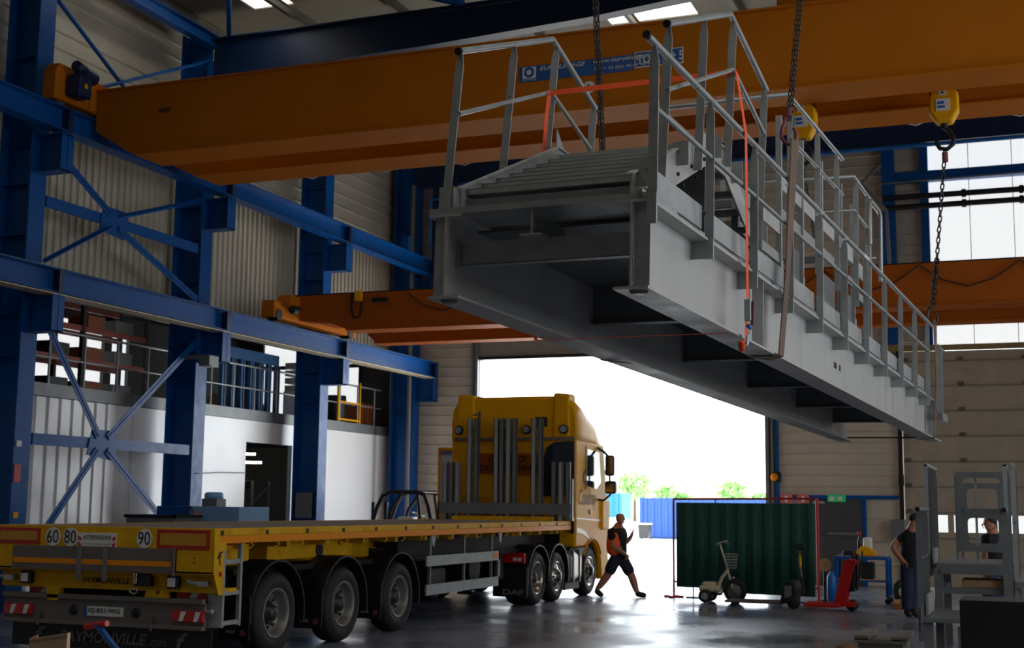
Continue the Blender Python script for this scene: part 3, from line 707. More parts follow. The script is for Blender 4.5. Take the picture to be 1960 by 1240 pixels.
bb(B().plate([(xl+.07,2.0,1.62),(xl+.07,2.0,1.84),(xl+.07,2.25,1.62)], (1,0,0), .012), 'gusset_plate')
def ramp_rail(x, rail, mid, posts, nm):
    bb(B().pipe([(x, *p) for p in rail], .026, 12), 'handrail')
    bb(B().pipe([(x, *p) for p in mid], .019, 10), 'mid_rail')
    d = Vector(rail[0])-Vector(rail[1]); d.normalize()
    bb(B().tube((x, rail[0][0], rail[0][1]), (x, rail[0][0]+d[0]*.03, rail[0][1]+d[1]*.03), .03, 14), 'end_cap', BLACK)
    for y, z0, z1 in posts: post(x-.034, x+.034, y, z0, z1, lean=.075 if nm == 'left' else .04)
L = [px2(xl, 880, 98), px2(xl, 1058, 75), px2(xl, 1140, 208)]; M2 = [px2(xl, 878, 218), px2(xl, 1055, 176), px2(xl, 1130, 285)]
ramp_rail(xl, L, M2, [(.30, .76, 1.99), (1.25, 1.2, 2.37), (2.12, 1.56, 2.68), (3.05, 1.2, 2.40)], 'left')
R_ = [px2(xr, 1278, 45), px2(xr, 1398, 27), px2(xr, 1467, 172)]; M3 = [px2(xr, 1277, 172), px2(xr, 1404, 133), px2(xr, 1462, 255)]
ramp_rail(xr, R_, M3, [(.72, .9, 2.15), (1.62, 1.25, 2.52), (2.47, 1.5, 2.82), (3.55, .9, 2.57)], 'right')
# walkway frame on the bridge: uprights, panels and window frames between the railings
for i, y in enumerate((3.3, 4.05, 4.95, 5.95, 6.95, 8.1, 8.9, 10.1)):
    bb(B().box(-.36, -.30, y, y+.05, .62, (1.75, 2.1, 2.72, 2.74, 2.76, 2.78, 2.7, 2.45)[i]), 'upright')
for i, (ya, yb, z0, z1) in enumerate(((3.35,4.05,1.45,1.6),(4.1,4.95,1.45,1.6),(5.0,5.95,1.95,2.15),(6.0,6.95,1.95,2.15),(7.0,8.1,1.95,2.15),(8.2,8.9,1.9,2.1),(9.0,10.1,1.8,2.0))):
    bb(B().box(-.33, -.315, ya, yb, z0, z1), 'side_panel', GALVW)
    bb(B().box(-.34, -.32, ya, yb, z0-.3, z0-.2), 'side_bar')
    bb(B().box(-.37, -.31, ya, yb, .84, .90).box(-.37, -.31, ya+.02, ya+.08, .9, 1.2), 'window_frame')
for ya, yb in ((5.4,5.9),(6.9,7.8),(8.1,8.9)): bb(B().box(-.345, -.33, ya, yb, 1.05, 1.45), 'cover_panel', GALVD)
for i, y in enumerate((4.62, 5.9, 6.93, 8.1, 8.9)): post(-.16, -.1, y, 1.2, 2.84)
bb(B().pipe([(-1.5, 4.55, 2.80), (-.13, 4.55, 2.80), (-.13, 7.3, 2.86)], .024, 10), 'upper_handrail')
bb(B().pipe([(-.13, 4.6, 2.36), (-.13, 7.3, 2.42)], .018, 10), 'upper_mid_rail')
bb(B().pipe([(-1.5, 7.95, 2.83), (-.13, 8.0, 2.83), (-.13, 9.1, 2.8)], .024, 10), 'upper_handrail')
bb(B().pipe([(-1.2, 8.0, 2.4), (-.13, 8.0, 2.4), (-.13, 9.1, 2.36)], .018, 10), 'upper_mid_rail')
bb(B().pipe([(-.1, 8.9, 2.15), (-.1, 8.9, 2.7), (-.1, 9.0, 2.75), (-.1, 9.6, 2.75), (-.1, 9.7, 2.7), (-.1, 9.7, 1.8)], .03, 8), 'gate_hoop')
for y in (4.62, 5.9, 6.93, 8.1, 9.0): post(-1.53, -1.47, y, .62, 2.8)
bb(B().pipe([(-1.5, 4.55, 2.8), (-1.5, 9.1, 2.8)], .024, 10), 'upper_handrail')
for y in (4.05, 6.95, 10.1): bb(B().box(-1.53, -.33, y, y+.05, 1.55, 1.62), 'frame_cross_bar', GALVD)
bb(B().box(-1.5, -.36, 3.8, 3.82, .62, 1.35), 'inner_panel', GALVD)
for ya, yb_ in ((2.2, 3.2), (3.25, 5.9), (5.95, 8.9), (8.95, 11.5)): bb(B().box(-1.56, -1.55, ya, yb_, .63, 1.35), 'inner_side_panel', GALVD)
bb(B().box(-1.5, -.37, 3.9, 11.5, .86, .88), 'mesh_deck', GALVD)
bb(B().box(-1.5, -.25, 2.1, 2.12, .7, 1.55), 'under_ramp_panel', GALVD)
for y in YP[3:]: post(-1.70, -1.64, y, .46, 1.62)
bb(B().tube((-1.67, 3.9, 1.62), (-1.67, 13.7, 1.66), .024, 10), 'handrail')

# ------------------------------------------------------------------ lifting gear
def hookring(b, c, s=1.0):
    b.pipe([(c[0]+a*s, c[1]+a*s*.3, c[2]+z*s) for a, z in ((0,.16),(-.03,.12),(-.06,.04),(-.065,-.03),(-.04,-.08),(.01,-.1),(.05,-.07),(.06,-.01),(.04,.05))], .016*s, 8)
yN = 3.85
topR = BW(.02, yN+.1, 2.2); _v = BP(1155, 345, 'x', -1.66); topL = BW(*_v)
upR = P(1533, 0, 'Y', topR.y); upL = P(1139, 0, 'Y', topL.y)
def extend(a, c, zt): d = c-a; return a + d*((zt-a.z)/d.z)
for nm, t, u_, lab in (('lifting_chain', topR, upR, 'dark double lifting chain holding the near right side of the footbridge'),
                       ('lifting_chain', topL, upL, 'dark double lifting chain descending behind the front ramp of the footbridge')):
    c = thing(nm, t, lab, 'chain', 'crane lifting chains')
    e = extend(t, u_, 8.9)
    for s_ in (-.022, .022):
        o_ = Vector((s_, 0, 0))
        chain_between(MB(), t+o_*.6+Vector((0,0,.12)), e+o_).build('chain_strand', CHAINM, c)
    b = MB(); hookring(b, t, 1.05); b.build('hook', PINK, c)
    b = MB().tube(t+Vector((0,0,.16)), t+Vector((0,0,.24)), .03, 10); b.build('shackle', PINK, c)
tF = BW(.03, 13.75, 1.95); 
c = thing('lifting_chain', tF, 'long single lifting chain from hook block 2 to the far right end of the footbridge', 'chain', 'crane lifting chains')
hk = Vector((hb2.x, 20.2, hb2.z-.62))
mid = tF + (hk-tF)*.36
chain_between(MB(), mid, hk, .08, .0115, .025).build('chain_strand', CHAINM, c)
for s_ in (-.025, .025): chain_between(MB(), tF+Vector((s_,0,.12)), mid+Vector((s_*.4,0,0)), .075, .011, .024).build('chain_strand', CHAINM, c)
b = MB(); hookring(b, tF, 1.2); b.build('hook', CHAINM, c)
MB().tube(hk+Vector((0,0,-.02)), hk+Vector((0,0,-.16)), .045, 10).build('master_link', PINK, c)
tF2 = BW(-1.66, 13.75, 1.95)
c = thing('lifting_chain', tF2, 'long lifting chain below hook block 1, mostly hidden behind the railings', 'chain', 'crane lifting chains')
chain_between(MB(), tF2, (hb1.x, 20.2, hb1.z-.62), .06, .009, .019).build('chain_strand', CHAINM, c)
def sling(pts, w, lab, th=.012):
    """flat webbing through bridge-local points with a width direction"""
    b = B(); vs = []
    for (p, wd) in pts:
        p = Vector(p); wd = Vector(wd).normalized()*w/2
        vs += [p-wd, p+wd]
    n = len(pts)
    nv = [v+Vector((th,0,0)) for v in vs]
    f = [(2*i, 2*i+1, 2*i+3, 2*i+2) for i in range(n-1)]
    b.add(vs+nv, f+[tuple(2*n+j for j in q) for q in f]+[(2*i,2*i+2,2*n+2*i+2,2*n+2*i) for i in range(n-1)]+[(2*i+1,2*n+2*i+1,2*n+2*i+3,2*i+3) for i in range(n-1)])
    M_ = WM[br.name]; vs = [M_ @ v for v in b.v]; q = MB(); q.v = vs; q.f = b.f; q.sm = b.sm
    return q.build('lifting_sling', SLING, None, lab, 'sling', 'brown lifting slings')
Yd = (0,1,.0)
sling([((.07, yN+.1, 2.13), (.2,1,0)), ((.075, yN-.05, 1.6), (.1,1,0)), ((.07, yN-.2, .8), Yd), ((.03, yN-.3, .0), Yd), ((-.1, yN-.3, -.03), Yd), ((-.26, yN-.3, -.0), Yd)], .17, 'brown webbing sling wrapped under the near right edge of the footbridge')
sling([((.06, 13.75, 1.9), (.2,1,0)), ((.06, 13.8, 1.0), Yd), ((.02, 13.8, .0), Yd), ((-.26, 13.8, -.03), Yd)], .14, 'brown webbing sling at the far right end of the footbridge')
sling([((-1.75, yN, 2.1), Yd), ((-1.74, yN-.2, .8), Yd), ((-1.7, yN-.3, .0), Yd), ((-1.42, yN-.3, -.03), Yd)], .12, 'brown webbing sling on the near left side of the footbridge')
sling([((-1.75, 13.75, 1.9), Yd), ((-1.70, 13.8, .0), Yd), ((-1.42, 13.8, -.03), Yd)], .14, 'brown webbing sling at the far left end of the footbridge')
# orange ratchet strap round the bridge
rs = thing('ratchet_strap', BW(.06, 1.9, .5), 'bright orange ratchet strap looped over the railings and round the footbridge', 'strap')
def web(pts, w, name, mat_=STRAPO, th=.004):
    b = MB(); vs = []
    for i, p in enumerate(pts):
        p = Vector(p); wd = Ml.transposed() @ Vector((0,1,0)) if not isinstance(w, tuple) else Vector(w[1:])
        wd = wd.normalized()*(w if not isinstance(w, tuple) else w[0])/2; vs += [p-wd, p+wd]
    n = len(pts); o = fw*th; f = [(2*i, 2*i+1, 2*i+3, 2*i+2) for i in range(n-1)]
    b.add(vs+[v+o for v in vs], f+[tuple(2*n+j for j in q) for q in f]+[(2*i,2*i+2,2*n+2*i+2,2*n+2*i) for i in range(n-1)]+[(2*i+1,2*n+2*i+1,2*n+2*i+3,2*i+3) for i in range(n-1)])
    return b.build(name, mat_, rs)
def bq(px, py, ax, v): p = BP(px, py, ax, v); return BW(*p)
TL = bq(1052, 178, 'x', xl+.03); TR = bq(1410, 137, 'x', xr+.03)
web([TL, TR], (.045, 0,0,1), 'strap_webbing')
K1 = bq(1428, 255, 'x', .055); K2 = bq(1431, 570, 'x', .075)
web([TR, K1], .085, 'strap_webbing'); web([K1, K2], .075, 'strap_webbing')
B1 = bq(1428, 655, 'x', .03); web([bq(1429, 600, 'x', .07), B1], .08, 'strap_webbing')
KL = bq(1047, 215, 'x', xl-.02); BLo = BW(-1.71, 2.0, -.02)
web([TL, KL, BW(-1.72, 2.0, 1.0), BLo], .07, 'strap_webbing'); web([BLo, BW(.01, 1.9, -.03)], .045, 'strap_webbing')
q = Ml.transposed() @ Vector((0,1,0)); c0 = bq(1431, 592, 'x', .09)
MB().bar(c0+Vector((0,0,.08)), c0-Vector((0,0,.09)), .05, .03, q).build('ratchet', GALV, rs, bevel=.006)
MB().bar(c0+Vector((.03,0,.07))+q*.05, c0+Vector((.02,0,-.12))+q*.05, .022, .02, q).build('ratchet_handle', PINK, rs)
MB().tube(c0+Vector((0,0,-.13))-q*.0, c0+Vector((0,0,-.135))+q*.07, .016, 10).build('blue_grip', BLUE2, rs)
MB().bar(bq(1432,640,'x',.08), bq(1430,660,'x',.06), .012, .05, q).build('label_tag', mat('pale_label', RGB(190,220,232), .5), rs)
b = MB().ball(bq(1419, 656, 'x', .04), .028, 10, (1,1.1,.7)).lathe([(0.03,0),(.02,.05),(0,.06)], bq(1420,659,'x',.04), (0,0,-1), 10)
b.build('knotted_end', STRAPO, rs)
# ------------------------------------------------------------------ flatbed semi trailer
TX0, TX1, TY0, TY1, TZ = -11.84, -8.72, 13.15, 25.95, 1.545
tr = thing('flatbed_trailer', (-10.3, 18, 0), 'empty yellow flatbed semi-trailer with grey deck parked below the footbridge', 'trailer')
def tp(b, name, mat_, parent=None, label=None, **k): return b.build(name, mat_, parent or tr, label, **k)
b = MB(); x = TX0+.06
while x < TX1-.1: b.box(x, min(x+.235, TX1-.07), TY0+.03, TY1, TZ-.045, TZ-.0); x += .24
tp(b, 'deck_boards', DECK)
for xs_, s_ in ((TX1, 1), (TX0, -1)):
    xi = xs_-s_*.07
    b = MB().box(xi, xs_, TY0, TY1, TZ-.08, TZ+.006).box(xi, xs_, TY0, TY1, TZ-.17, TZ-.08)
    r_ = tp(b, 'side_rail', YELLOWT, bevel=.008)
    tp(MB().box(xs_, xs_+s_*.004, TY0+.15, TY1-.02, TZ-.165, TZ-.085), 'reflective_tape', TAPEO, r_)
    if s_ > 0:
        for k in range(13):
            y = TY0+.12+k*.98
            tp(MB().box(xs_-.01, xs_+.006, y, y+.06, TZ-.075, TZ-.02), 'lashing_slot', DARK, r_)
            tp(MB().box(xs_-.01, xs_+.01, y+.02, y+.035, TZ-.07, TZ-.03), 'lashing_ring', STEEL, r_)
        for k in range(20):
            y = TY0+.8+k*.6
            tp(MB().pipe([(xs_-.02, y, TZ-.17), (xs_-.0, y+.03, TZ-.2), (xs_-.03, y+.01, TZ-.235), (xs_-.05, y-.01, TZ-.225)], .009, 6), 'rope_hook', YELLOWT, r_)
        for y in (16.35, 20.0, 22.9): tp(MB().ball((xs_-.1, y, 1.32), .035, 8), 'side_marker_lamp', TAPEO, r_)
        for y in (19.3, 22.15): tp(MB().prism([(y-.09,1.37),(y+.09,1.37),(y+.02,1.2),(y-.02,1.2)], 'x', xs_-.06, xs_-.04), 'cable_clamp', GALV, r_)
# rear end
b = MB().box(TX0, TX1, TY0, TY0+.06, 1.03, TZ+.005)
b.prism([(TY0,1.03),(TY0+.12,.98),(TY0+.12,.81),(TY0+.2,.81),(TY0+.2,1.06),(TY0,1.06)], 'x', TX0, TX1)
rp = tp(b, 'rear_panel', YELLOWT, bevel=.006)
tp(MB().prism([(TY0-.0,1.39),(TY0+.25,1.39),(TY0+.25,1.3),(TY0+.2,1.3),(TY0+.2,.79),(TY0+.12,.79),(TY0,1.05)], 'x', TX1-.01, TX1+.005), 'end_gusset', YELLOWT, rp)
tp(MB().box(TX0, TX1, TY0+.2, TY0+.5, .82, .86), 'rear_underside', YELLOWT, rp)
f = TY0-.004
def refl(x0, x1, z0, z1, sl=.0):
    tp(MB().box(x0, x1, f-.004, f+.004, z0, z1), 'red_border', RED if False else mat_red, rp)
    tp(MB().box(x0+.045, x1-.045, f-.008, f, z0+.045, z1-.04), 'yellow_reflector', mat_yr, rp)
mat_red = mat('dark_red_reflector', RGB(180,24,22), .35, var=.05); mat_yr = mat('yellow_reflector', RGB(196,140,20), .35, var=.05)
refl(-11.84, -11.19, 1.325, 1.52); refl(-9.5, -8.78, 1.305, 1.53)
for n_, px in (('60', 102), ('80', 135.5), ('90', 277)):
    c = P(px, 1028, 'Y', f)
    tp(MB().lathe([(0,0),(.112,0),(.112,.006),(0,.006)], (c.x, f, 1.42), (0,-1,0), 28, False), 'speed_disc', WHITE, rp)
    lettering('speed_number', n_, DARK, rp, (c.x-.085, f-.008, 1.345), X_, Z_, .17, .155)
ap = tp(MB().box(-10.63, -10.07, f-.008, f, 1.315, 1.475), 'warning_plate', WHITE, rp)
lettering('warning_text', 'ATTENTION!', DARK, ap, (-10.545, f-.01, 1.395), X_, Z_, .4, .05, bold=.01)
lettering('warning_small_text', 'CONVOI DE GRANDE LONGUEUR', DARK, ap, (-10.54, f-.01, 1.335), X_, Z_, .4, .018)
for x, s_ in ((-10.62, -1), (-10.08, 1)):
    for zz in (1.33, 1.40):
        tp(MB().prism([(x, zz), (x-s_*.045, zz-.02), (x-s_*.045, zz+.012), (x, zz+.04)], 'y', f-.012, f-.008), 'red_stripe', RED, ap)
# grey stowed ramp plate with orange tape
g = tp(MB().box(-11.57, -9.22, f-.03, f, 1.03, 1.31).box(-9.25, -9.22, f-.05, f, 1.0, 1.32), 'grey_flap', mat('grey_painted_flap', RGB(104,96,92), .5), rp, bevel=.004)
tp(MB().box(-11.55, -9.27, f-.034, f-.03, 1.105, 1.165), 'orange_tape', TAPEO, g)
for x in (-10.56, -10.19): tp(MB().box(x-.025, x+.025, f-.06, f-.03, .93, 1.32), 'upright', GALVD, g)
for x in (-11.57, -11.56): pass
lettering('maker_name', 'FAYMONVILLE', DARK, rp, (-10.62, TY0+.115, .88), X_, Z_, .68, .07, shear=.2, bold=.015)
for x in (-11.42, -9.3):
    l_ = tp(MB().box(x-.075, x+.075, TY0+.03, TY0+.12, .85, 1.0), 'work_lamp', BLACK, rp, bevel=.015)
    tp(MB().box(x-.05, x+.05, TY0+.02, TY0+.035, .875, .975), 'lamp_lens', mat_lens if 'mat_lens' in globals() else WHITE, l_)
for x in (-11.7, -8.93):
    b = MB().tube((x-.13, TY0+.06, .93), (x+.08, TY0+.06, .92), .025, 10).ball((x-.15, TY0+.06, .94), .03, 8).box(x-.02, x+.1, TY0+.02, TY0+.12, .89, .95)
    tp(b, 'hinge_pin', GALV, rp)
b = MB().box(-9.82, -9.6, TY0+.02, TY0+.12, .87, 1.01); co = tp(b, 'coupling_box', BLACK, rp, bevel=.01)
tp(MB().tube((-9.78, TY0, 1.0), (-9.78, TY0, .9), .022, 10).tube((-9.78, TY0, 1.02), (-9.78, TY0, 1.0), .035, 10), 'air_valve', CHROME, co)
b = MB()
b.pipe([(-9.8+.055*math.cos(t), TY0+.0, .815+.03*math.sin(t)) for t in [2*pi*k/12 for k in range(13)]], .011, 6)
tp(b, 'tow_ring', CHROME, rp)
tp(MB().prism([(-9.72,.74),(-9.42,.74),(-9.44,.82),(-9.5,.82),(-9.52,.78),(-9.56,.78),(-9.58,.83),(-9.7,.83)], 'y', TY0+.1, TY0+.2), 'tow_bracket', YELLOWT, rp)
tp(MB().prism([(-11.12,.66),(-10.98,.66),(-10.95,.84),(-11.15,.84)], 'y', TY0+.1, TY0+.2), 'bracket_left', YELLOWT, rp)
for z in (1.16, 1.21): tp(MB().tube((-8.98, f-.002, z), (-8.98, f, z), .01, 8), 'rivet', DARK, rp)
tp(MB().tube((TX1+.004, TY0+.13, 1.03), (TX1+.012, TY0+.13, 1.03), .03, 12), 'side_reflector', REDG, rp)
tp(MB().prism([(TY0+.06,1.2),(TY0+.1,1.28),(TY0+.17,1.29),(TY0+.17,1.27),(TY0+.12,1.26),(TY0+.15,1.24),(TY0+.12,1.22),(TY0+.13,1.12),(TY0+.1,1.15),(TY0+.1,1.21)], 'x', TX1+.005, TX1+.008), 'side_emblem', DARK, rp)
# under-run bumper
bp_ = tp(MB().box(TX0+.03, -8.91, TY0+.15, TY0+.2, .4, .74).box(TX0+.03, -8.91, TY0+.1, TY0+.2, .68, .74).box(TX0+.03, -8.91, TY0+.1, TY0+.2, .38, .43), 'bumper_beam', mat('grey_bumper_paint', RGB(112,104,98), .45), None, bevel=.01)
yb_ = TY0+.14
for x0_, x1_ in ((-11.78, -11.36), (-9.33, -8.9)):
    l_ = tp(MB().box(x0_, x1_, yb_-.04, yb_+.01, .475, .605), 'tail_lamp', REDG, bp_, 'red tail lamp with white diagonal blocks', bevel=.012)
    for a in (.1, .3): tp(MB().prism([(x0_+a, .485), (x0_+a+.05, .485), (x0_+a+.1, .595), (x0_+a+.03, .595)], 'y', yb_-.046, yb_-.04), 'white_block', WHITE, l_)
pl = tp(MB().box(-10.6, -10.04, yb_-.01, yb_+.01, .495, .605), 'number_plate', WHITE, bp_)
tp(MB().box(-10.6, -10.55, yb_-.013, yb_-.009, .495, .605), 'plate_band', SIGNBLUE, pl)
lettering('plate_text', 'GJ-851-WG', DARK, pl, (-10.53, yb_-.012, .515), X_, Z_, .46, .072, bold=.012)
for x in (-10.76, -9.86): tp(MB().lathe([(0,-.02),(.03,-.02),(.055,-.01),(.06,.01)], (x, yb_, .55), (0,1,0), 16), 'round_socket', BLACK, bp_)
for x in (-11.25, -9.62): tp(MB().tube((x, yb_-.03, .5), (x, yb_-.03, .36), .018, 8).box(x-.03, x+.03, yb_-.05, yb_, .44, .5), 'latch', STEEL, bp_)
b = MB()
tp(MB().box(TX0+.1, TX1-.15, TY0+.24, TY0+.26, .1, .38), 'rear_mud_flap', BLACK)
lettering('flap_text', 'FAYMONVILLE', mat_g := mat('faded_grey_print', RGB(120,116,110), .6), tr, (-11.0, TY0+.232, .17), X_, Z_, 1.25, .13, shear=.2, bold=.02)
lettering('flap_small_text', '.com', mat_g, tr, (-9.72, TY0+.232, .17), X_, Z_, .24, .07, shear=.2)
for x in (-11.4, -9.35): lettering('flap_mark', 'f', mat_g, tr, (x, TY0+.232, .14), X_, Z_, .17, .2, shear=.3, bold=.03)
for x0_, x1_ in ((-11.5, -11.1), (-9.35, -8.95)):
    q = tp(MB().box(x0_, x1_, TY0+.22, TY0+.23, .7, .82), 'striped_board', RED)
    tp(MB().prism([(x0_+.15,.7),(x0_+.25,.7),(x0_+.32,.82),(x0_+.22,.82)], 'y', TY0+.214, TY0+.22), 'white_stripe', WHITE, q)
# ladder on the rear side
ld = tp(MB().box(TX1-.05, TX1+.0, 13.36, 13.40, .42, 1.37).box(TX1-.05, TX1+.0, 13.72, 13.76, .42, 1.37).box(TX1-.2, TX1-.05, 13.36, 13.42, .42, 1.37), 'ladder', GALV)
for z in (.44, .78, 1.14): tp(MB().box(TX1-.05, TX1-.01, 13.4, 13.72, z, z+.05), 'rung', GALV, ld)
tp(MB().box(TX1-.12, TX1-.08, 13.28, 13.31, .8, 1.1).box(TX1-.12, TX1-.06, 13.28, 13.30, .78, .84), 'folding_bracket', GALV)
tp(MB().ball((TX1-.1, 13.3, .6), .03, 8).box(TX1-.2, TX1-.1, 13.3, 13.33, .58, .62), 'marker_lamp', GALV)
# chassis
for x in (-11.0, -9.6):
    tp(MB().ibeam((x, TY0+.3, 1.15), (x, 18.7, 1.15), .45, .16, .02, .014).ibeam((x, 18.7, 1.27), (x, TY1, 1.27), .2, .16, .02, .014), 'chassis_beam', YELLOWT)
b = MB(); 
for k in range(12): tp(MB().box(TX0+.08, TX1-.08, TY0+.7+k*1.04, TY0+.78+k*1.04, 1.3, 1.5), 'cross_member', YELLOWT)
tp(MB().box(-9.3, -9.1, 18.7, 25.4, .95, 1.34), 'added_dark_box', DARK)  # near-black box added so the yellow beams behind it read dark
tp(MB().box(-9.5, -9.15, 15.0, 17.3, 1.12, 1.38), 'yellow_side_box', YELLOWT)
tp(MB().box(TX1-.35, TX1-.2, 13.5, 14.2, 1.15, 1.35), 'yellow_side_bracket', YELLOWT)
tp(MB().tube((-9.15, 16.35, 1.22), (-9.14, 16.35, 1.22), .1, 20), 'round_port', DARK)
tp(MB().box(-11.6, -9.0, 14.0, 25.6, .98, 1.05), 'axle_subframe', DARK)

def wheel(parent, x, y, s_, r=.5, w=.33, front=False, rimm=None, name='wheel'):
    """outer face at x pointing s_"""
    ax = (s_, 0, 0); o = (x, y, r)
    t_ = MB().lathe([(r*.6,-w+.02),(r*.84,-w),(r*.96,-w+.03),(r,-w+.07),(r,-.07),(r*.96,-.03),(r*.84,0),(r*.72,-.004),(r*.6,-.02)], o, ax, 48).build(name, RUBBER, parent)
    rm = rimm or mat_rim
    rim = MB().lathe([(r*.6,-w+.02),(r*.59,-w*.5),(r*.55,-w*.45),(r*.55,-.05),(r*.62,-.018),(r*.6,-.01),(r*.56,-.02),(r*.53,-.06),(r*.5,-.13 if not front else -.05),(r*.46,-.15 if not front else -.02),(r*.3,-.15 if not front else .0),(r*.28,-.14 if not front else .02)], o, ax, 40).build('rim', rm, t_)
    hz = -.13 if not front else .02
    MB().lathe([(r*.3,hz-.02),(r*.28,hz),(r*.2,hz+.01),(r*.19,hz+(.08 if not front else .04)),(r*.1,hz+(.1 if not front else .05)),(0,hz+(.1 if not front else .05))], o, ax, 20).build('hub', mat_hub, rim)
    zb = -.148 if not front else .002
    for k in range(10):
        a = 2*pi*k/10+.3
        c = Vector((x+s_*(zb), y+r*.36*math.cos(a), r+r*.36*math.sin(a)))
        if not front or k % 1 == 0: MB().tube(c, c+Vector((s_*.025,0,0)), .016, 6).build('wheel_nut', mat_hub, rim)
    for k in range(8):
        a = 2*pi*k/8
        c = Vector((x+s_*(-.146 if not front else -.008), y+r*.45*math.cos(a), r+r*.45*math.sin(a)))
        MB().tube(c, c+Vector((s_*.004,0,0)), .025, 10).build('rim_hole', DARK, rim)
    return t_
mat_rim = mat('grey_steel_rim', RGB(128,124,120), .38, metal=.4, var=.08); mat_hub = mat('dark_hub', RGB(60,58,56), .4, metal=.5)
mat_alu = mat('polished_alloy_rim', RGB(185,178,168), .22, metal=.9, var=.1)
def mudguard(parent, y, x0, x1, r=.6, zc=.5, a0=-12, a1=188, flap=True, name='mudguard'):
    b = MB(); n = 18; pr_ = []
    for k in range(n+1):
        a = math.radians(a0+(a1-a0)*k/n); pr_.append((y+r*math.cos(a), zc+r*math.sin(a)))
    inner = [(y+(p[0]-y)*.965, zc+(p[1]-zc)*.965) for p in pr_]
    vs = [(x0, *p) for p in pr_]+[(x1, *p) for p in pr_]+[(x0, *p) for p in inner]+[(x1, *p) for p in inner]; m_ = n+1
    fs = []
    for k in range(n):
        fs += [(k, k+1, m_+k+1, m_+k), (2*m_+k, 3*m_+k, 3*m_+k+1, 2*m_+k+1), (k, 2*m_+k, 2*m_+k+1, k+1), (m_+k, m_+k+1, 3*m_+k+1, 3*m_+k)]
    b.add(vs, fs, False)
    o = b.build(name, BLACK, parent)
    if flap: MB().box(x0, x1, y-r-.015, y-r, .22, .75).build('mud_flap', BLACK, o)
    return o
WY = [14.62, 16.37, 18.09]
for y in WY:
    wheel(tr, TX1-.02, y, 1); wheel(tr, TX0+.02, y, -1)
    m1 = mudguard(tr, y, TX1-.42, TX1-.005, .65, .5); mudguard(tr, y, TX0+.005, TX0+.42, .65, .5)
    tp(MB().tube((TX0+.3, y, .5), (TX1-.3, y, .5), .07, 12), 'axle', DARK)
    tp(MB().box(TX1-.32, TX1-.2, y-.68, y-.672, .3, .34), 'flap_mark', mat_g, m1); 
    tp(MB().box(TX1-.12, TX1-.06, y-.68, y-.672, .28, .34), 'flap_logo', PINK, m1)
tp(MB().box(-11.3, -9.2, 13.6, 19.0, .55, .98), 'suspension', DARK)
# side guard, stowage, support legs
sg = tp(MB().box(TX1-.03, TX1, 18.98, 22.03, .9, 1.06).box(TX1-.03, TX1, 18.98, 22.03, .46, .62).box(TX1-.03, TX1, 21.97, 22.03, .46, 1.06), 'side_guard', GALV)
for y in (19.15, 20.5, 21.7): tp(MB().box(TX1-.07, TX1-.03, y, y+.05, .5, 1.35), 'guard_post', GALVD, sg)
tp(MB().box(TX1, TX1+.004, 21.72, 21.95, .95, 1.03), 'guard_label', TAPEO, sg)
tp(MB().box(-9.4, -8.85, 19.3, 20.0, .5, .85), 'tool_box', BLACK, None, bevel=.03)
tp(MB().tube((-9.5, 21.2, .78), (-8.85, 21.2, .78), .24, 20), 'air_tank', BLACK)
for x in (-11.2, -9.3): tp(MB().box(x-.07, x+.07, 21.9, 22.04, .35, 1.1).box(x-.15, x+.15, 21.85, 22.1, .3, .34), 'landing_leg', DARK)
tp(MB().lathe([(.15,-.12),(.42,-.12),(.5,-.05),(.5,.05),(.42,.12),(.15,.12)], (-10.1, 20.0, .62), (0,.2,1), 28), 'spare_wheel', RUBBER)
# headboard bar
tp(MB().box(-11.55, -8.63, 25.66, 25.70, 1.68, 1.9), 'headboard_bar', GALVD)
tp(MB().box(-11.5, -8.65, 25.86, 25.93, TZ, 1.62).box(-11.2, -9.0, 25.55, 25.65, TZ, 1.63), 'headboard_base', YELLOWT)
stk = [(-10.95,3.65,'tall'),(-10.80,3.65,'tall'),(-10.35,3.64,'tall'),(-10.23,3.64,'tall'),(-10.08,3.64,'tall'),(-9.94,3.64,'tall'),(-9.52,3.63,'tall'),(-9.37,3.63,'tall'),
       (-11.5,2.74,'short'),(-11.36,2.74,'short'),(-11.22,2.74,'short'),(-9.08,2.74,'short'),(-8.93,2.74,'short'),(-8.78,2.74,'short'),(-8.66,2.4,'low')]
wh = {0:'first from the left of the tall row',1:'second from the left of the tall row',2:'third from the left of the tall row',3:'fourth from the left of the tall row',4:'fifth from the left of the tall row',5:'sixth from the left of the tall row',6:'seventh from the left of the tall row',7:'last of the tall row, beside dark cab corner',
      8:'leftmost short one at the left end of the headboard',9:'second short one at the left end of the headboard',10:'third short one at the left end',11:'first short one at the right end of the headboard',12:'middle short one at the right end of the headboard',13:'last short one at the right end of the headboard',14:'lowest stake at the extreme right of the headboard'}
for i, (x, z1, kd) in enumerate(stk):
    y0 = 25.715
    b = MB().box(x, x+.105 if kd != 'low' else x+.04, y0, y0+.012, TZ+.01, z1).box(x, x+.012, y0, y0+.07, TZ+.01, z1).box(x+.093 if kd != 'low' else x+.03, x+.105 if kd != 'low' else x+.04, y0, y0+.07, TZ+.01, z1)
    b.build('stanchion', GALVD if i % 2 else GALV, None, 'grey steel stanchion, '+wh[i], 'stanchion', 'steel stanchions standing at the front of the trailer')

# ------------------------------------------------------------------ tractor unit
tk = thing('tractor_truck', (-10, 26.5, 0), 'yellow tractor truck with high roof facing the open doorway', 'truck')
def kp(b, name, mat_, parent=None, label=None, **k): return b.build(name, mat_, parent or tk, label, **k)
CX0, CX1, CY0, CY1 = -11.45, -8.66, 26.05, 28.35
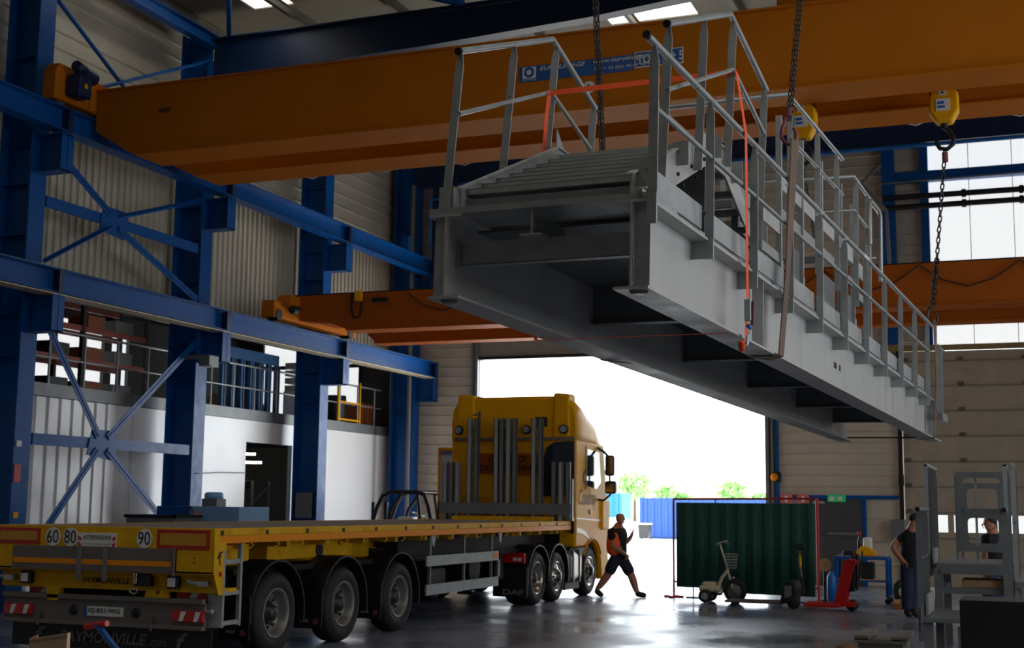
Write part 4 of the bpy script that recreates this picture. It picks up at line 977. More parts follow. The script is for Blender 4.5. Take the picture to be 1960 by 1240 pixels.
# cab side profile (y,z), with a wheel arch
AY, AR = 27.18, .62
arch = [(AY+AR*math.cos(a), .5+AR*math.sin(a)) for a in [math.radians(180-t) for t in (75,60,45)] ]
prof_low = [(CY0,1.02),(26.5,1.02)]+[(AY-AR*math.cos(math.radians(t)), .5+AR*math.sin(math.radians(t))) for t in (57,70,85,100,120,140,160,180)]+[(27.85,.3),(28.3,.32),(CY1,.5),(CY1,1.6),(28.2,2.3),(28.0,3.18),(CY0,3.22)]
b = MB().prism(prof_low, 'x', CX0, CX1)
cab = kp(b, 'cab_body', YELLOW, bevel=.05, seg=3)
# roof fairing as lofted sections
def loft(secs, mat_, name, parent, **k):
    b = MB(); n = len(secs[0]); vs = [v for s_ in secs for v in s_]; m_ = len(secs)
    b.add(vs, [(i*n+j, i*n+(j+1)%n, (i+1)*n+(j+1)%n, (i+1)*n+j) for i in range(m_-1) for j in range(n)], True)
    b.add(secs[0], [tuple(range(n))]); b.add(secs[-1], [tuple(range(n))]); return kp(b, name, mat_, parent, **k)
def hoop(y, zb, zt, w0, w1, xc=(CX0+CX1)/2):
    pts = [(-w0, zb), (w0, zb), (w0*1.0, zb+(zt-zb)*.5), (w0*.975, zb+(zt-zb)*.75), (w1*.98, zt-.05), (w1*.9, zt), (0, zt+.0), (-w1*.9, zt), (-w1*.98, zt-.05), (-w0*.975, zb+(zt-zb)*.75), (-w0*1.0, zb+(zt-zb)*.5)]
    return [(xc+p[0], y, p[1]) for p in pts]
HW = (CX1-CX0)/2
loft([hoop(CY0-.02,3.22,4.05,HW*.99,HW*.86), hoop(CY0+.05,3.2,4.12,HW,HW*.9), hoop(26.5,3.2,4.10,HW,HW*.88), hoop(27.0,3.2,3.85,HW*.98,HW*.82), hoop(27.6,3.18,3.66,HW*.96,HW*.82), hoop(28.0,3.18,3.4,HW*.92,HW*.8), hoop(28.15,3.18,3.22,HW*.9,HW*.7)], YELLOW, 'roof_fairing', cab)
b = MB()
for x0_, x1_ in ((CX0+.1, CX0+.55), (CX1-.5, CX1-.12)):
    kp(MB().prism([(x0_,3.25),(x1_,3.25),(x1_-.02,4.16),(x0_+.06 if x0_ < -10 else x0_+.02,4.18)], 'y', CY0-.06, CY0+.4), 'roof_rib', YELLOW, cab, bevel=.05, seg=3)
kp(MB().box(CX0+.08, CX1-.02, CY0-.05, CY0+.02, 3.2, 3.26), 'roof_gutter', mat('gutter_grey', RGB(120,110,90), .4), cab)
kp(MB().box(-9.55, -9.27, CY0-.07, CY0-.02, 3.48, 3.68), 'roof_socket', BLACK, cab, bevel=.03)
for x in (-11.25, -10.3, -9.72, -8.9):
    l_ = kp(MB().lathe([(0,0),(.08,0),(.1,.03),(.1,.08),(0,.1)], (x, CY0-.12, 3.42), (0,1,0), 16), 'work_lamp', BLACK, cab)
    kp(MB().tube((x, CY0-.125, 3.42), (x, CY0-.12, 3.42), .07, 14), 'lamp_lens', GALV, l_)
# rear wall details
kp(MB().box(-11.2, -10.4, CY0-.06, CY0+.01, 2.0, 3.1).box(-10.6, -9.45, CY0-.05, CY0+.01, 1.2, 2.2), 'rear_wall_ribs', YELLOW, cab, bevel=.02)
kp(MB().prism([(-9.35,2.05),(-9.35,2.85),(-9.28,3.05),(-9.12,3.16),(-8.68,3.18),(-8.68,1.3),(-8.75,1.3),(-8.8,2.05)], 'y', CY0-.05, CY0+.0), 'deflector_shade_panel', mat('navy_shade', RGB(26,32,48), .35), cab, bevel=.02)  # dark navy panel stands in for the shadow inside the side deflector
sp = kp(MB().box(-10.8, -9.36, CY0-.09, CY0-.06, 2.5, 2.93), 'convoy_sign', DORANGE, cab, 'orange exceptional convoy board', bevel=.008)
lettering('sign_text', 'CONVOI', DARK, sp, (-10.55, CY0-.095, 2.74), X_, Z_, .85, .14, bold=.012)
lettering('sign_text', 'EXCEPTIONNEL', DARK, sp, (-10.76, CY0-.095, 2.55), X_, Z_, 1.35, .14, bold=.012)
b = MB().box(-10.72, -10.68, CY0-.3, CY0-.26, 2.4, 3.8)
for k in range(5): b.box(-10.85, -10.7, CY0-.29, CY0-.27, 2.55+k*.29, 2.58+k*.29)
kp(b, 'cab_ladder', STEEL, cab)
kp(MB().box(-11.2, -9.0, CY0-.04, CY0+.1, 1.0, 1.3), 'rear_lower_panel', DARK, cab)
# side: windows, mirrors, wheel arch trim, strip, painted reflection and lettering
xs = CX1+.003
kp(MB().prism([(26.75,2.28),(27.45,2.22),(27.75,2.36),(27.62,3.0),(26.8,3.05)], 'x', CX1-.01, CX1+.008), 'side_window', GLASS, cab)
kp(MB().prism([(26.68,2.2),(26.74,2.2),(26.8,3.1),(26.72,3.1)], 'x', CX1, CX1+.012), 'window_pillar', BLACK, cab)
kp(MB().box(CX0+.15, CX1-.15, CY1-.22, CY1-.19, 2.2, 3.1), 'windscreen', GLASS, cab)
mr_ = kp(MB().pipe([(CX1-.03, 27.5, 3.12), (CX1+.12, 27.62, 3.02), (CX1+.22, 27.65, 2.9)], .03, 8).pipe([(CX1+.22, 27.65, 2.9), (CX1+.25, 27.65, 2.1), (CX1+.12, 27.6, 1.98), (CX1-.02, 27.55, 2.0)], .025, 8), 'mirror_arm', BLACK, cab)
kp(MB().box(CX1+.14, CX1+.34, 27.58, 27.74, 2.5, 2.95), 'mirror', BLACK, mr_, bevel=.05, seg=3)
kp(MB().box(CX1+.16, CX1+.32, 27.574, 27.58, 2.54, 2.91), 'mirror_glass', CHROME, mr_)
kp(MB().box(CX1+.14, CX1+.38, 27.58, 27.76, 2.12, 2.40), 'mirror', BLACK, mr_, bevel=.05, seg=3)
kp(MB().box(CX1+.18, CX1+.34, 27.574, 27.58, 2.16, 2.34), 'mirror_glass', CHROME, mr_)
kp(MB().prism([(26.1,1.62),(27.9,1.56),(28.2,1.5),(28.2,1.47),(27.9,1.53),(26.1,1.59)], 'x', CX1-.01, CX1+.008), 'chrome_strip', WHITE, cab)
kp(MB().pipe([(CX1+.005, AY+.66*math.cos(math.radians(t)), .5+.68*math.sin(math.radians(t))) for t in range(150, 20, -12)], .022, 8), 'arch_lip', YELLOW, cab)
kp(MB().prism([(26.12,1.42),(26.4,1.4),(26.7,1.32),(26.95,1.2),(26.95,1.16),(26.7,1.24),(26.4,1.3),(26.12,1.32)], 'x', CX1-.01, CX1+.006), 'painted_reflection', WHITE, cab)  # bright reflection on the cab side, painted as a white shape
lettering('side_lettering', 'Coudray', DARK, cab, (CX1+.004, 26.25, 1.78), (0,1,0), Z_, 1.2, .42, shear=.3)
lettering('side_emblem', 'C', DARK, cab, (CX1+.004, 26.5, 2.3), (0,1,0), Z_, .3, .3, bold=.04)
kp(MB().box(CX1, CX1+.02, 26.95, 27.08, 1.68, 1.78), 'door_handle', BLACK, cab, bevel=.01)
kp(MB().box(CX1-.06, CX1+.05, 27.75, 28.3, 1.35, 2.0), 'corner_deflector', YELLOW, cab, bevel=.05, seg=3)
kp(MB().box(CX0+.1, CX1-.02, CY1-.1, CY1+.12, .3, .75), 'front_bumper', YELLOW, cab, bevel=.06, seg=3)
# open left-hand door
dr = kp(MB().box(-12.17, -12.11, 26.95, 27.0, 1.3, 3.1).box(-12.17, -11.48, 26.95, 27.0, 3.03, 3.1).box(-11.52, -11.47, 26.95, 27.0, 1.3, 3.1).box(-12.17, -11.47, 26.95, 27.0, 1.2, 1.95), 'open_door', YELLOW, cab, bevel=.012)
kp(MB().box(-12.11, -11.52, 26.965, 26.975, 1.95, 3.03), 'door_seal', mat_t := mat('clear_glass_tint', RGB(200,205,215), .05, var=.01), dr)
kp(MB().box(-12.11, -11.52, 26.94, 26.95, 2.95, 3.03), 'door_blind', mat('lilac_blind', RGB(110,108,150), .6), dr)
# chassis, wheels, tank
kp(MB().box(-10.6, -9.6, 22.0, 27.8, .7, .95), 'chassis', DARK)
for y, fr in ((23.98, False), (25.1, True), (27.18, True)):
    wheel(tk, CX1-.05, y, 1, .5 if y != 25.1 else .48, .56 if not fr else .32, fr, mat_alu); wheel(tk, CX0+.05, y, -1, .5, .56 if not fr else .32, fr, mat_alu)
    kp(MB().tube((-11.2, y, .5), (-8.9, y, .5), .06, 10), 'axle', DARK)
for y in (23.98, 25.1):
    mudguard(tk, y, CX1-.62, CX1-.02, .62, .5, flap=(y < 24)); mudguard(tk, y, CX0+.02, CX0+.62, .62, .5, flap=(y < 24))
mf = kp(MB().box(-9.35, -8.68, 23.28, 23.30, .18, .72), 'mud_flap', BLACK)
lettering('flap_text', 'DAF', mat_g, mf, (-9.15, 23.272, .22), X_, Z_, .42, .1, bold=.03)
tl_ = kp(MB().box(-9.15, -8.7, 23.2, 23.28, .8, .98), 'tail_lamp', REDG, None, 'red tail lamp', bevel=.02)
kp(MB().box(-8.92, -8.85, 23.19, 23.2, .84, .9).box(-8.83, -8.76, 23.19, 23.2, .84, .9), 'reversing_lens', WHITE, tl_)
kp(MB().box(-9.25, -9.15, 23.1, 23.3, .5, 1.15), 'lamp_bracket', STEEL)
tkk = kp(MB().box(-9.35, CX1-.02, 25.75, 26.6, .33, .95), 'fuel_tank', mat('brushed_aluminium', RGB(150,145,140), .3, metal=.8, var=.08), bevel=.12, seg=4)
for y in (25.95, 26.35): kp(MB().box(-9.36, CX1-.005, y, y+.05, .32, .965), 'tank_strap', GALVD, tkk)
kp(MB().tube((-8.9, 26.15, .94), (-8.9, 26.15, 1.02), .05, 12), 'tank_cap', BLACK, tkk)
kp(MB().box(-9.3, CX1-.1, 25.7, 26.6, .18, .32), 'tank_skirt', DARK)
kp(MB().box(-11.4, -8.75, 26.0, 28.0, .5, 1.0), 'engine_block', DARK)
# ------------------------------------------------------------------ things on the hall floor
def pt(px, py, Y, dx=0, dy=0, dz=0):
    v = P(px, py, 'Y', Y); return Vector((v.x+dx, v.y+dy, v.z+dz))
# welding screen
sc_ = thing('welding_screen', (-5.4, 27.2, 0), 'dark green welding curtain in a red tube frame beside the doorway', 'screen')
A, Bq = Vector((-6.96, 27.42, 0)), Vector((-3.93, 26.95, 0))
up3 = lambda v, z: Vector((v.x, v.y, z))
b = MB().tube(up3(A, .04), up3(A, 2.02), .022, 10); b.build('frame_post', mat_dr := mat('dark_red_frame_paint', RGB(150,24,30), .4), sc_)
MB().tube(up3(Bq, .04), up3(Bq, 2.05), .03, 10).build('frame_post', RED, sc_)
MB().tube(up3(A, 2.02), up3(Bq, 2.05), .022, 10).build('top_rail', mat_dr, sc_)
MB().tube(up3(A, .32), up3(A.lerp(Bq, .3), .32), .018, 8).build('bottom_rail', RED, sc_)
MB().tube(up3(A.lerp(Bq, .55), .3), up3(Bq, .3), .018, 8).build('bottom_rail', RED, sc_)
for v in (A, Bq): MB().box(v.x-.2, v.x+.2, v.y-.03, v.y+.03, .0, .045).box(v.x-.03, v.x+.03, v.y-.3, v.y+.3, .0, .045).build('foot', RED, sc_)
for t_ in (.14, .86):
    v = A.lerp(Bq, t_); MB().tube(up3(v, 0), up3(v, .32), .015, 8).box(v.x-.15, v.x+.15, v.y-.02, v.y+.02, 0, .03).build('foot', BLUE, sc_)
b = MB(); n = 70; vs = []
for k in range(n+1):
    t_ = .025+.955*k/n; v = A.lerp(Bq, t_)+Vector((0,-.06,0)); w = .03*math.sin(k*.9)+.015*math.sin(k*2.3)
    vs.append((v.x, v.y+w-.0, .14 if k > n*.3 else .22)); vs.append((v.x, v.y+w*.4, 1.95))
b.add(vs, [(2*i, 2*i+2, 2*i+3, 2*i+1) for i in range(n)], True)
cu_ = b.build('curtain', GREEN, sc_)
m_ = cu_.modifiers.new('sol', 'SOLIDIFY'); m_.thickness = .006

# three-wheeled scooter
Ys = 26.45
st = thing('electric_scooter', (-6.0, Ys, 0), 'cream three-wheeled standing scooter with a wire basket in front of the green curtain', 'scooter')
CRM = mat('cream_scooter_paint', RGB(205,192,160), .35, coat=.3)
def S(px, py, dy=0): return pt(px, py, Ys, dy=dy)
wf = S(1407, 1129); wf.z = .235
MB().lathe([(.15,-.035),(.2,-.04),(.232,-.02),(.235,0),(.232,.02),(.2,.04),(.15,.035)], wf, (0,1,0), 28).build('front_wheel', RUBBER, st)
MB().lathe([(.15,-.02),(.14,0),(.15,.02),(.13,.0),(.03,-.03),(0,-.03)], wf, (0,1,0), 20).build('front_hub', GALVD, st)
for dy in (-.26, .26):
    wr = S(1355, 1140); wr.z = .13; wr.y += dy
    t_ = MB().lathe([(.07,-.04),(.11,-.045),(.13,-.02),(.13,.02),(.11,.045),(.07,.04)], wr, (0,1,0), 22).build('rear_wheel', RUBBER, st)
    MB().lathe([(.07,-.035),(.05,-.03),(.02,-.045),(0,-.045)], wr, (0,1,0), 16).build('wheel_rim', GALV, t_)
bz = S(1362, 1130)
MB().box(bz.x-.22, bz.x+.2, Ys-.2, Ys+.2, .2, .33).box(bz.x-.17, bz.x+.1, Ys-.17, Ys+.17, .3, .4).build('battery_housing', CRM, st, bevel=.05, seg=3)
MB().pipe([S(1372,1135), S(1376,1120), S(1382,1105), S(1391,1094), S(1393,1090)], .035, 10).build('frame_tube', CRM, st)
MB().box(bz.x-.1, S(1400,1137).x-.2, Ys-.12, Ys+.12, .14, .18).build('foot_board', BLACK, st)
MB().pipe([S(1393,1093), S(1398,1110), S(1404,1131)], .022, 8).build('fork', CRM, st)
MB().pipe([S(1394,1094), S(1387,1070), S(1380,1048), S(1378,1042)], .02, 8).build('steering_column', CRM, st)
MB().pipe([S(1377,1041,-.28), S(1380,1038,-.1), S(1386,1037,.1), S(1390,1042,.25)], .018, 8).tube(S(1386,1037), S(1392,1036), .03, 8).build('handlebar', GALV, st)
MB().ball(S(1404,1106), .03, 8).build('front_lamp', CHROME, st)
MB().lathe([(.2,0),(.24,.03),(.25,.06)], wf+Vector((-.02,0,.0)), (0,1,0), 4).build('fork_stay', CRM, st) if False else None
bk = S(1400, 1087); tw = .3
b = MB()
for k in range(6):
    z = bk.z+k*.055; r = .1+.006*k
    b.pipe([(bk.x+r*math.cos(t), Ys+r*1.1*math.sin(t), z) for t in [2*pi*j/14 for j in range(15)]], .005, 5)
for j in range(14):
    t = 2*pi*j/14; b.tube((bk.x+.1*math.cos(t), Ys+.11*math.sin(t), bk.z), (bk.x+.13*math.cos(t), Ys+.143*math.sin(t), bk.z+.275), .004, 5)
b.build('wire_basket', GALV, st)

# pallet trucks
pj_ = thing('pallet_truck', (-4.5, 25.7, 0), 'dark grey electric pallet truck with yellow-grey handle in front of the green curtain', 'pallet truck')
Y1 = 25.75
def Q(px, py, dy=0, Y=Y1): return pt(px, py, Y, dy=dy)
xa, xb, xc = Q(1392,1155).x, Q(1500,1155).x, Q(1537,1155).x
for dy in (-.2, .2): MB().box(xa, xb+.05, Y1+dy-.08, Y1+dy+.08, .07, .12).build('fork', STEEL, pj_, bevel=.02)
for dy in (-.2, .2): MB().tube((xa+.15, Y1+dy-.05, .04), (xa+.15, Y1+dy+.05, .04), .04, 12).build('fork_roller', DARK, pj_)
MB().prism([(xb-.03,.1),(xc-.1,.08),(xc-.05,.36),(xc-.1,.5),(xb+.12,.52),(xb+.05,.42)], 'y', Y1-.3, Y1+.3).build('motor_housing', BLACK, pj_, bevel=.03)
MB().box(xb+.07, xb+.2, Y1-.31, Y1-.3, .2, .42).build('label_plate', GALVD, pj_)
MB().lathe([(0,-.05),(.11,-.05),(.125,-.02),(.125,.02),(.11,.05),(0,.05)], (xc-.12, Y1-.33, .125), (0,1,0), 24).build('drive_wheel', RUBBER, pj_)
MB().tube(Q(1538,1136), Q(1534,1104), .025, 10).build('handle_shaft', BLACK, pj_)
MB().tube(Q(1534,1104), Q(1532,1085), .022, 10).build('handle_shaft', GALVD, pj_)
MB().tube(Q(1532,1085), Q(1531,1060), .025, 10).build('handle_shaft', YELLOW, pj_)
MB().pipe([Q(1531,1066), Q(1524,1055), Q(1523,1045), Q(1528,1042), Q(1536,1042), Q(1540,1048), Q(1538,1056), Q(1532,1066)], .018, 8).tube(Q(1525,1048), Q(1538,1048), .035, 8).build('handle_grip', BLACK, pj_)
rj = thing('pallet_truck', (-3.3, 25.6, 0), 'bright red high-lift pallet truck with a leaning red mast beside the workbench', 'pallet truck')
Y2 = 25.55
xa, xb, xc = pt(1542,1158,Y2).x, pt(1600,1158,Y2).x, pt(1650,1158,Y2).x
for dy in (-.22, .2): MB().box(xa, xb+.1, Y2+dy-.07, Y2+dy+.07, .06, .13).build('fork', RED, rj, bevel=.015)
def q2(px, py): v = pt(px, py, Y2); return (v.x, v.z)
for dy in (-.24, .18): MB().prism([q2(1598,1160), q2(1618,1160), q2(1641,1072), q2(1627,1069), q2(1618,1072)], 'y', Y2+dy, Y2+dy+.05).build('mast_side', RED, rj, bevel=.01)
MB().prism([q2(1604,1158), q2(1640,1160), q2(1640,1152), q2(1608,1145)], 'y', Y2-.24, Y2+.23).build('base', RED, rj)
MB().prism([q2(1627,1069), q2(1641,1072), q2(1640,1080), q2(1624,1078)], 'y', Y2-.24, Y2+.23).build('mast_top', RED, rj)
for px in (1633, 1640): MB().tube(pt(px,1125,Y2), pt(px,1060,Y2), .03, 10).build('hydraulic_cylinder', BLACK, rj)
MB().pipe([pt(1640,1130,Y2), pt(1647,1090,Y2), pt(1650,1055,Y2)], .02, 8).box(xc-.25, xc-.12, Y2-.1, Y2+.1, .35, .75).build('handle', BLACK, rj)
for dy in (-.14, .1): MB().lathe([(0,-.03),(.09,-.03),(.1,0),(.09,.03),(0,.03)], (xc-.17, Y2+dy, .1), (0,1,0), 20).build('wheel', RUBBER, rj)

# workbench and what stands on it
Yw = 27.6
wb = thing('workbench', (-3.2, Yw, 0), 'blue steel workbench on castors behind the red pallet truck', 'workbench')
zt = pt(1650,1066,Yw).z; xa, xb = pt(1597,1066,Yw).x, pt(1699,1066,Yw).x
MB().box(xa, xb, Yw-.02, Yw+.7, zt-.05, zt).build('bench_top', BLUE, wb)
MB().box(xa+.02, xb-.02, Yw, Yw+.68, zt+.0, zt+.02).build('top_sheet', GREYBOX, wb)
for x in (xa+.02, xb-.02):
    for y in (Yw+.02, Yw+.66):
        l_ = MB().box(x-.03, x+.03, y-.03, y+.03, .12, zt-.05).build('leg', BLUE, wb)
        MB().lathe([(0,-.02),(.055,-.02),(.055,.02),(0,.02)], (x, y, .055), (0,1,0), 14).build('castor', DARK, l_)
MB().box(xa+.02, xb-.02, Yw+.0, Yw+.66, .42, .45).build('shelf', BLUE, wb)
MB().box(xb-.55, xb-.05, Yw+.02, Yw+.5, .455, .47).build('shelf_board', WOOD, wb)
v = pt(1657,1062,Yw+.2)
MB().prism([(v.x-.16,zt+.02),(v.x+.2,zt+.02),(v.x+.22,zt+.1),(v.x+.05,zt+.2),(v.x-.06,zt+.22),(v.x-.18,zt+.1)], 'y', Yw+.1, Yw+.3).build('power_tool', YELLOW, None, 'yellow power tool lying on the workbench top', 'tool', bevel=.02)
b = MB().lathe([(0,0),(.05,0),(.05,.28),(.02,.36),(.02,.4),(0,.4)], (v.x-.14, Yw+.45, zt+.02), (0,0,1), 16); b.build('gas_bottle', BLACK, None, 'dark bottle with a red and white cap on the workbench', 'bottle')
MB().lathe([(0,0),(.045,0),(.04,.06),(0,.07)], (v.x-.14, Yw+.45, zt+.425), (0,0,1), 12).build('cap', RED, bpy.data.objects['gas_bottle'])
MB().box(v.x-.08, v.x+.1, Yw+.5, Yw+.56, zt+.02, zt+.38).build('white_cover', WHITE, None, 'white folded cover standing behind the yellow tool', 'cover', bevel=.03)
MB().box(v.x-.45, v.x-.25, Yw+.2, Yw+.5, zt+.021, zt+.12).build('tool_box', BLACK, None, 'small black tool box on the left of the workbench', 'box', bevel=.01)
MB().box(v.x-.1, v.x+.16, Yw+.1, Yw+.4, .475, .8).build('tool_case', DARK, None, 'dark case standing on the lower shelf of the workbench', 'case', bevel=.02)
MB().lathe([(0,0),(.09,0),(.09,.5),(.04,.6),(.03,.62),(0,.62)], (pt(1591,1100,27.4).x, 27.45, 0), (0,0,1), 16).build('blue_cylinder', BLUE2, None, 'small bright blue cylinder between the curtain frame and the workbench', 'cylinder')
dm = thing('cable_drum', (pt(1578,1080,27.9).x, 27.9, 0), 'pale wooden cable drum lying on its stand behind the red frame post', 'cable drum')
v = pt(1578,1081,27.9)
for dy in (-.1, .1): MB().tube((v.x, v.y+dy-.01, v.z), (v.x, v.y+dy+.01, v.z), .13, 24).build('flange', WOOD, dm)
MB().tube((v.x, v.y-.09, v.z), (v.x, v.y+.09, v.z), .06, 16).build('core', BLACK, dm)
MB().tube((v.x, v.y, 0), (v.x, v.y, v.z-.13), .03, 8).box(v.x-.15, v.x+.15, v.y-.15, v.y+.15, 0, .03).build('stand', DARK, dm)
pa = thing('pallet', (pt(1735,1150,26.6).x, 26.7, 0), 'low wooden pallet behind the man in the dark shirt', 'pallet')
x = pt(1712,1150,26.6).x
for k in range(5): MB().box(x+k*.17, x+k*.17+.12, 26.3, 27.1, .11, .14).build('board', WOOD, pa)
for k in range(3): MB().box(x, x+.8, 26.32+k*.35, 26.40+k*.35, 0, .11).build('bearer', WOODR, pa)
b = MB().ball((x+.3, 26.6, .3), .2, 14, (1.1,1,.8)).build('sack', mat('pale_sack', RGB(190,186,172), .85, bump=.4, bscale=9), None, 'crumpled pale sack on the wooden pallet', 'sack')
b = MB().ball((x+.15, 27.35, .27), .26, 12, (1,.8,1.0)); b.build('green_bag', mat('green_bag', RGB(34,60,40), .8, bump=.4), None, 'dark green bag on the floor under the right of the workbench', 'bag')
MB().ball((x+.68, 26.8, .28), .14, 12, (1,1,.9)).build('sack', WHITE, None, 'small white sack at the right end of the wooden pallet', 'sack')

# fixtures on the back wall
v = P(1487,913,'Y',33.9); al = thing('warning_beacon', (v.x, 33.85, v.z), 'orange warning beacon on the pale wall right of the doorway', 'beacon')
MB().box(v.x-.06, v.x+.1, 33.82, 33.96, v.z-.13, v.z+.13).build('bracket', DARK, al, bevel=.02)
MB().ball((v.x-.05, 33.8, v.z), .1, 12).build('lens', TAPEO, al)
for px, l in ((1505, 'left of the two small red fire signs above the curtain'), (1537, 'right of the two small red fire signs above the curtain')):
    v = P(px,955,'Y',33.85)
    o = MB().box(v.x-.15, v.x+.15, 33.84, 33.86, v.z-.1, v.z+.12).build('fire_sign', mat('pink_red_sign', RGB(210,110,95), .5), None, l, 'sign', 'small red fire signs on the blue rail')
    MB().box(v.x-.03, v.x+.03, 33.83, 33.84, v.z-.07, v.z+.08).build('symbol', WHITE, o)
v = P(1601,954,'Y',33.8)
o = MB().box(v.x-.22, v.x+.22, 33.78, 33.84, v.z-.08, v.z+.09).build('exit_sign', EXITG, None, 'green emergency exit sign above the grey personnel door', 'sign')
MB().box(v.x-.16, v.x-.04, 33.77, 33.78, v.z-.05, v.z+.05).box(v.x+.04, v.x+.14, 33.77, 33.78, v.z-.05, v.z+.05).build('symbol', WHITE, o)
v = P(1725,915,'Y',33.8)
MB().box(v.x-.06, v.x+.06, 33.7, 33.9, v.z-.2, v.z+.1).build('control_box', DARK, None, 'small dark control box beside the sectional door guide', 'box', bevel=.02)
v = P(1722,1010,'Y',33.8)
MB().box(v.x-.2, v.x+.15, 33.6, 33.8, v.z-.3, v.z+.2).build('wall_cabinet', GREYBOX, None, 'grey wall cabinet above the pallet at the right', 'cabinet', bevel=.02)

# ------------------------------------------------------------------ stored gangway sections at the right
gw = thing('gangway_section', (-.8, 18, 0), 'galvanised stepped gangway section with pointed rail posts standing on the floor at the right', 'gangway')
def W2(px, py, Y): return P(px, py, 'Y', Y)
X0 = W2(1757, 972, 16.6).x; X1 = W2(1922, 975, 16.6).x
def gpost(x, y, z0, z1, w=.07, nm='rail_post', m_=GALVD):
    MB().prism([(x-w/2, z0), (x+w/2, z0), (x+w/2, z1-.14), (x+.012, z1-.01), (x-.012, z1-.01), (x-w/2, z1-.14)], 'y', y, y+.014).build(nm, m_, gw)
for x in (X0, X1):
    for y in (16.6, 17.15, 17.7): gpost(x, y, .32 if y < 16.7 else .6, 1.86)
    MB().tube((x, 16.5, 1.86), (x, 18.2, 1.86), .026, 12).build('handrail', GALVD, gw)
    MB().tube((x, 16.48, 1.86), (x, 16.5, 1.86), .029, 12).build('end_cap', BLACK, gw)
    MB().tube((x, 16.6, 1.28), (x, 18.2, 1.28), .018, 10).build('mid_rail', GALVD, gw)
    MB().box(x-.025, x+.025, 18.0, 18.03, 1.3, 2.43).build('bright_post', GALV, gw)
    for y in (18.5, 19.1, 19.7): gpost(x, y, 1.1, 2.42)
    MB().tube((x, 18.0, 2.43), (x, 20.1, 2.43), .024, 10).build('upper_handrail', GALV, gw)
    MB().box(x+.0, x+.015, 16.5, 18.0, .45, .72).box(x, x+.015, 18.0, 20, 1.0, 1.22).build('stringer', GALVD, gw)
MB().box(X0+.05, X0+.08, 16.7, 17.7, .62, .86).build('side_plate', GALV, gw)
MB().box(X0+.05, X0+.08, 18.1, 18.8, 1.17, 1.36).build('side_plate', GALV, gw)
MB().box(X0, X1, 16.55, 18.0, .55, .6).build('platform', GALVD, gw)
MB().box(X0+.1, X1, 18.0, 20.0, 1.12, 1.18).box(X0+.15, X1, 17.98, 18.0, 1.05, 1.12).build('platform', GALVD, gw)
for x, y, z in ((X0+.08,16.65,.55),(X1-.05,16.65,.55),(X0+.12,18.05,1.12),(X1,18.05,1.12),(X0+.12,19.9,1.12),(X1,19.9,1.12),(X0+.45,16.7,.5)):
    MB().box(x-.05, x+.05, y-.05, y+.05, 0, z).build('leg', GALVD, gw)
for z in (.45, .8): MB().box(X0+.1, X1, 18.1, 18.16, z, z+.08).box(X0+.1, X0+.16, 18.1, 19.9, z, z+.06).build('cross_bar', GALVD, gw)
def gate(y, x0, x1, z0, z1, nm):
    w = .075; zm = (z0+z1)/2
    b = MB().box(x0, x1, y, y+.03, z1-w, z1).box(x0, x1, y, y+.03, z0, z0+w).box(x0, x0+w*1.1, y, y+.03, z0+w, z1-w).box(x1-w*1.1, x1, y, y+.03, z0+w, z1-w).box(x0+w, x1-w, y, y+.03, zm-.03, zm+.04)
    for xx, s1 in ((x0+w*1.1, 1), (x1-w*1.1, -1)):
        for zz, s2 in ((z0+w, 1), (zm-.03, -1), (zm+.04, 1), (z1-w, -1)):
            b.prism([(xx, zz), (xx+s1*.05, zz), (xx+s1*.015, zz+s2*.015), (xx, zz+s2*.05)], 'y', y, y+.03)
    b.build(nm, GALVD, gw)
gx0, gx1 = W2(1829,905,18.2).x, W2(1926,905,18.2).x
gate(18.2, gx0, gx1, W2(1870,1056,18.2).z, W2(1870,903,18.2).z, 'hoop_gate')
gate(20.2, W2(1838,925,20.2).x, W2(1920,925,20.2).x, W2(1870,1050,20.2).z, W2(1870,925,20.2).z, 'hoop_gate')
for px in (1828, 1838, 1866, 1923):
    v = W2(px, 905, 18.3); MB().box(v.x-.015, v.x+.015, 18.28, 18.31, 1.2, v.z-.02).build('gate_post', GALV, gw)
g2 = thing('gangway_section', (.2, 20, 0), 'second galvanised gangway section with bright rail posts cut by the right edge of the photo', 'gangway')
x = W2(1938, 890, 19).x
for k, y in enumerate((19, 19.7, 20.4, 21.1)):
    MB().box(x-.03, x+.03, y, y+.02, .0 if k in (0,3) else .9, 2.45).build('rail_post', GALV if k == 0 else GALVD, g2)
MB().tube((x, 18.95, 2.46), (x, 21.2, 2.46), .026, 10).build('handrail', GALV, g2)
MB().tube((x, 18.95, 1.7), (x, 21.2, 1.7), .02, 10).build('mid_rail', GALVD, g2)
MB().box(x-.03, x+.9, 18.9, 21.2, .85, .93).build('platform', GALVD, g2)
MB().box(x+.85, x+.91, 19, 19.06, 0, 2.45).box(x+.85, x+.91, 21.1, 21.16, 0, 2.45).build('rail_post', GALVD, g2)
for i, (z, m_, l) in enumerate(((.53, WOODR, 'lower reddish plank in the stack inside the gangway frame'), (.88, WOOD, 'upper pale plank in the stack inside the gangway frame'))):
    MB().box(W2(1842,1130,18.2).x, W2(1924,1130,18.2).x, 18.12, 18.7, z+.005, z+.1).build('timber_plank', m_, None, l, 'plank', 'planks inside the gangway frame', bevel=.01)
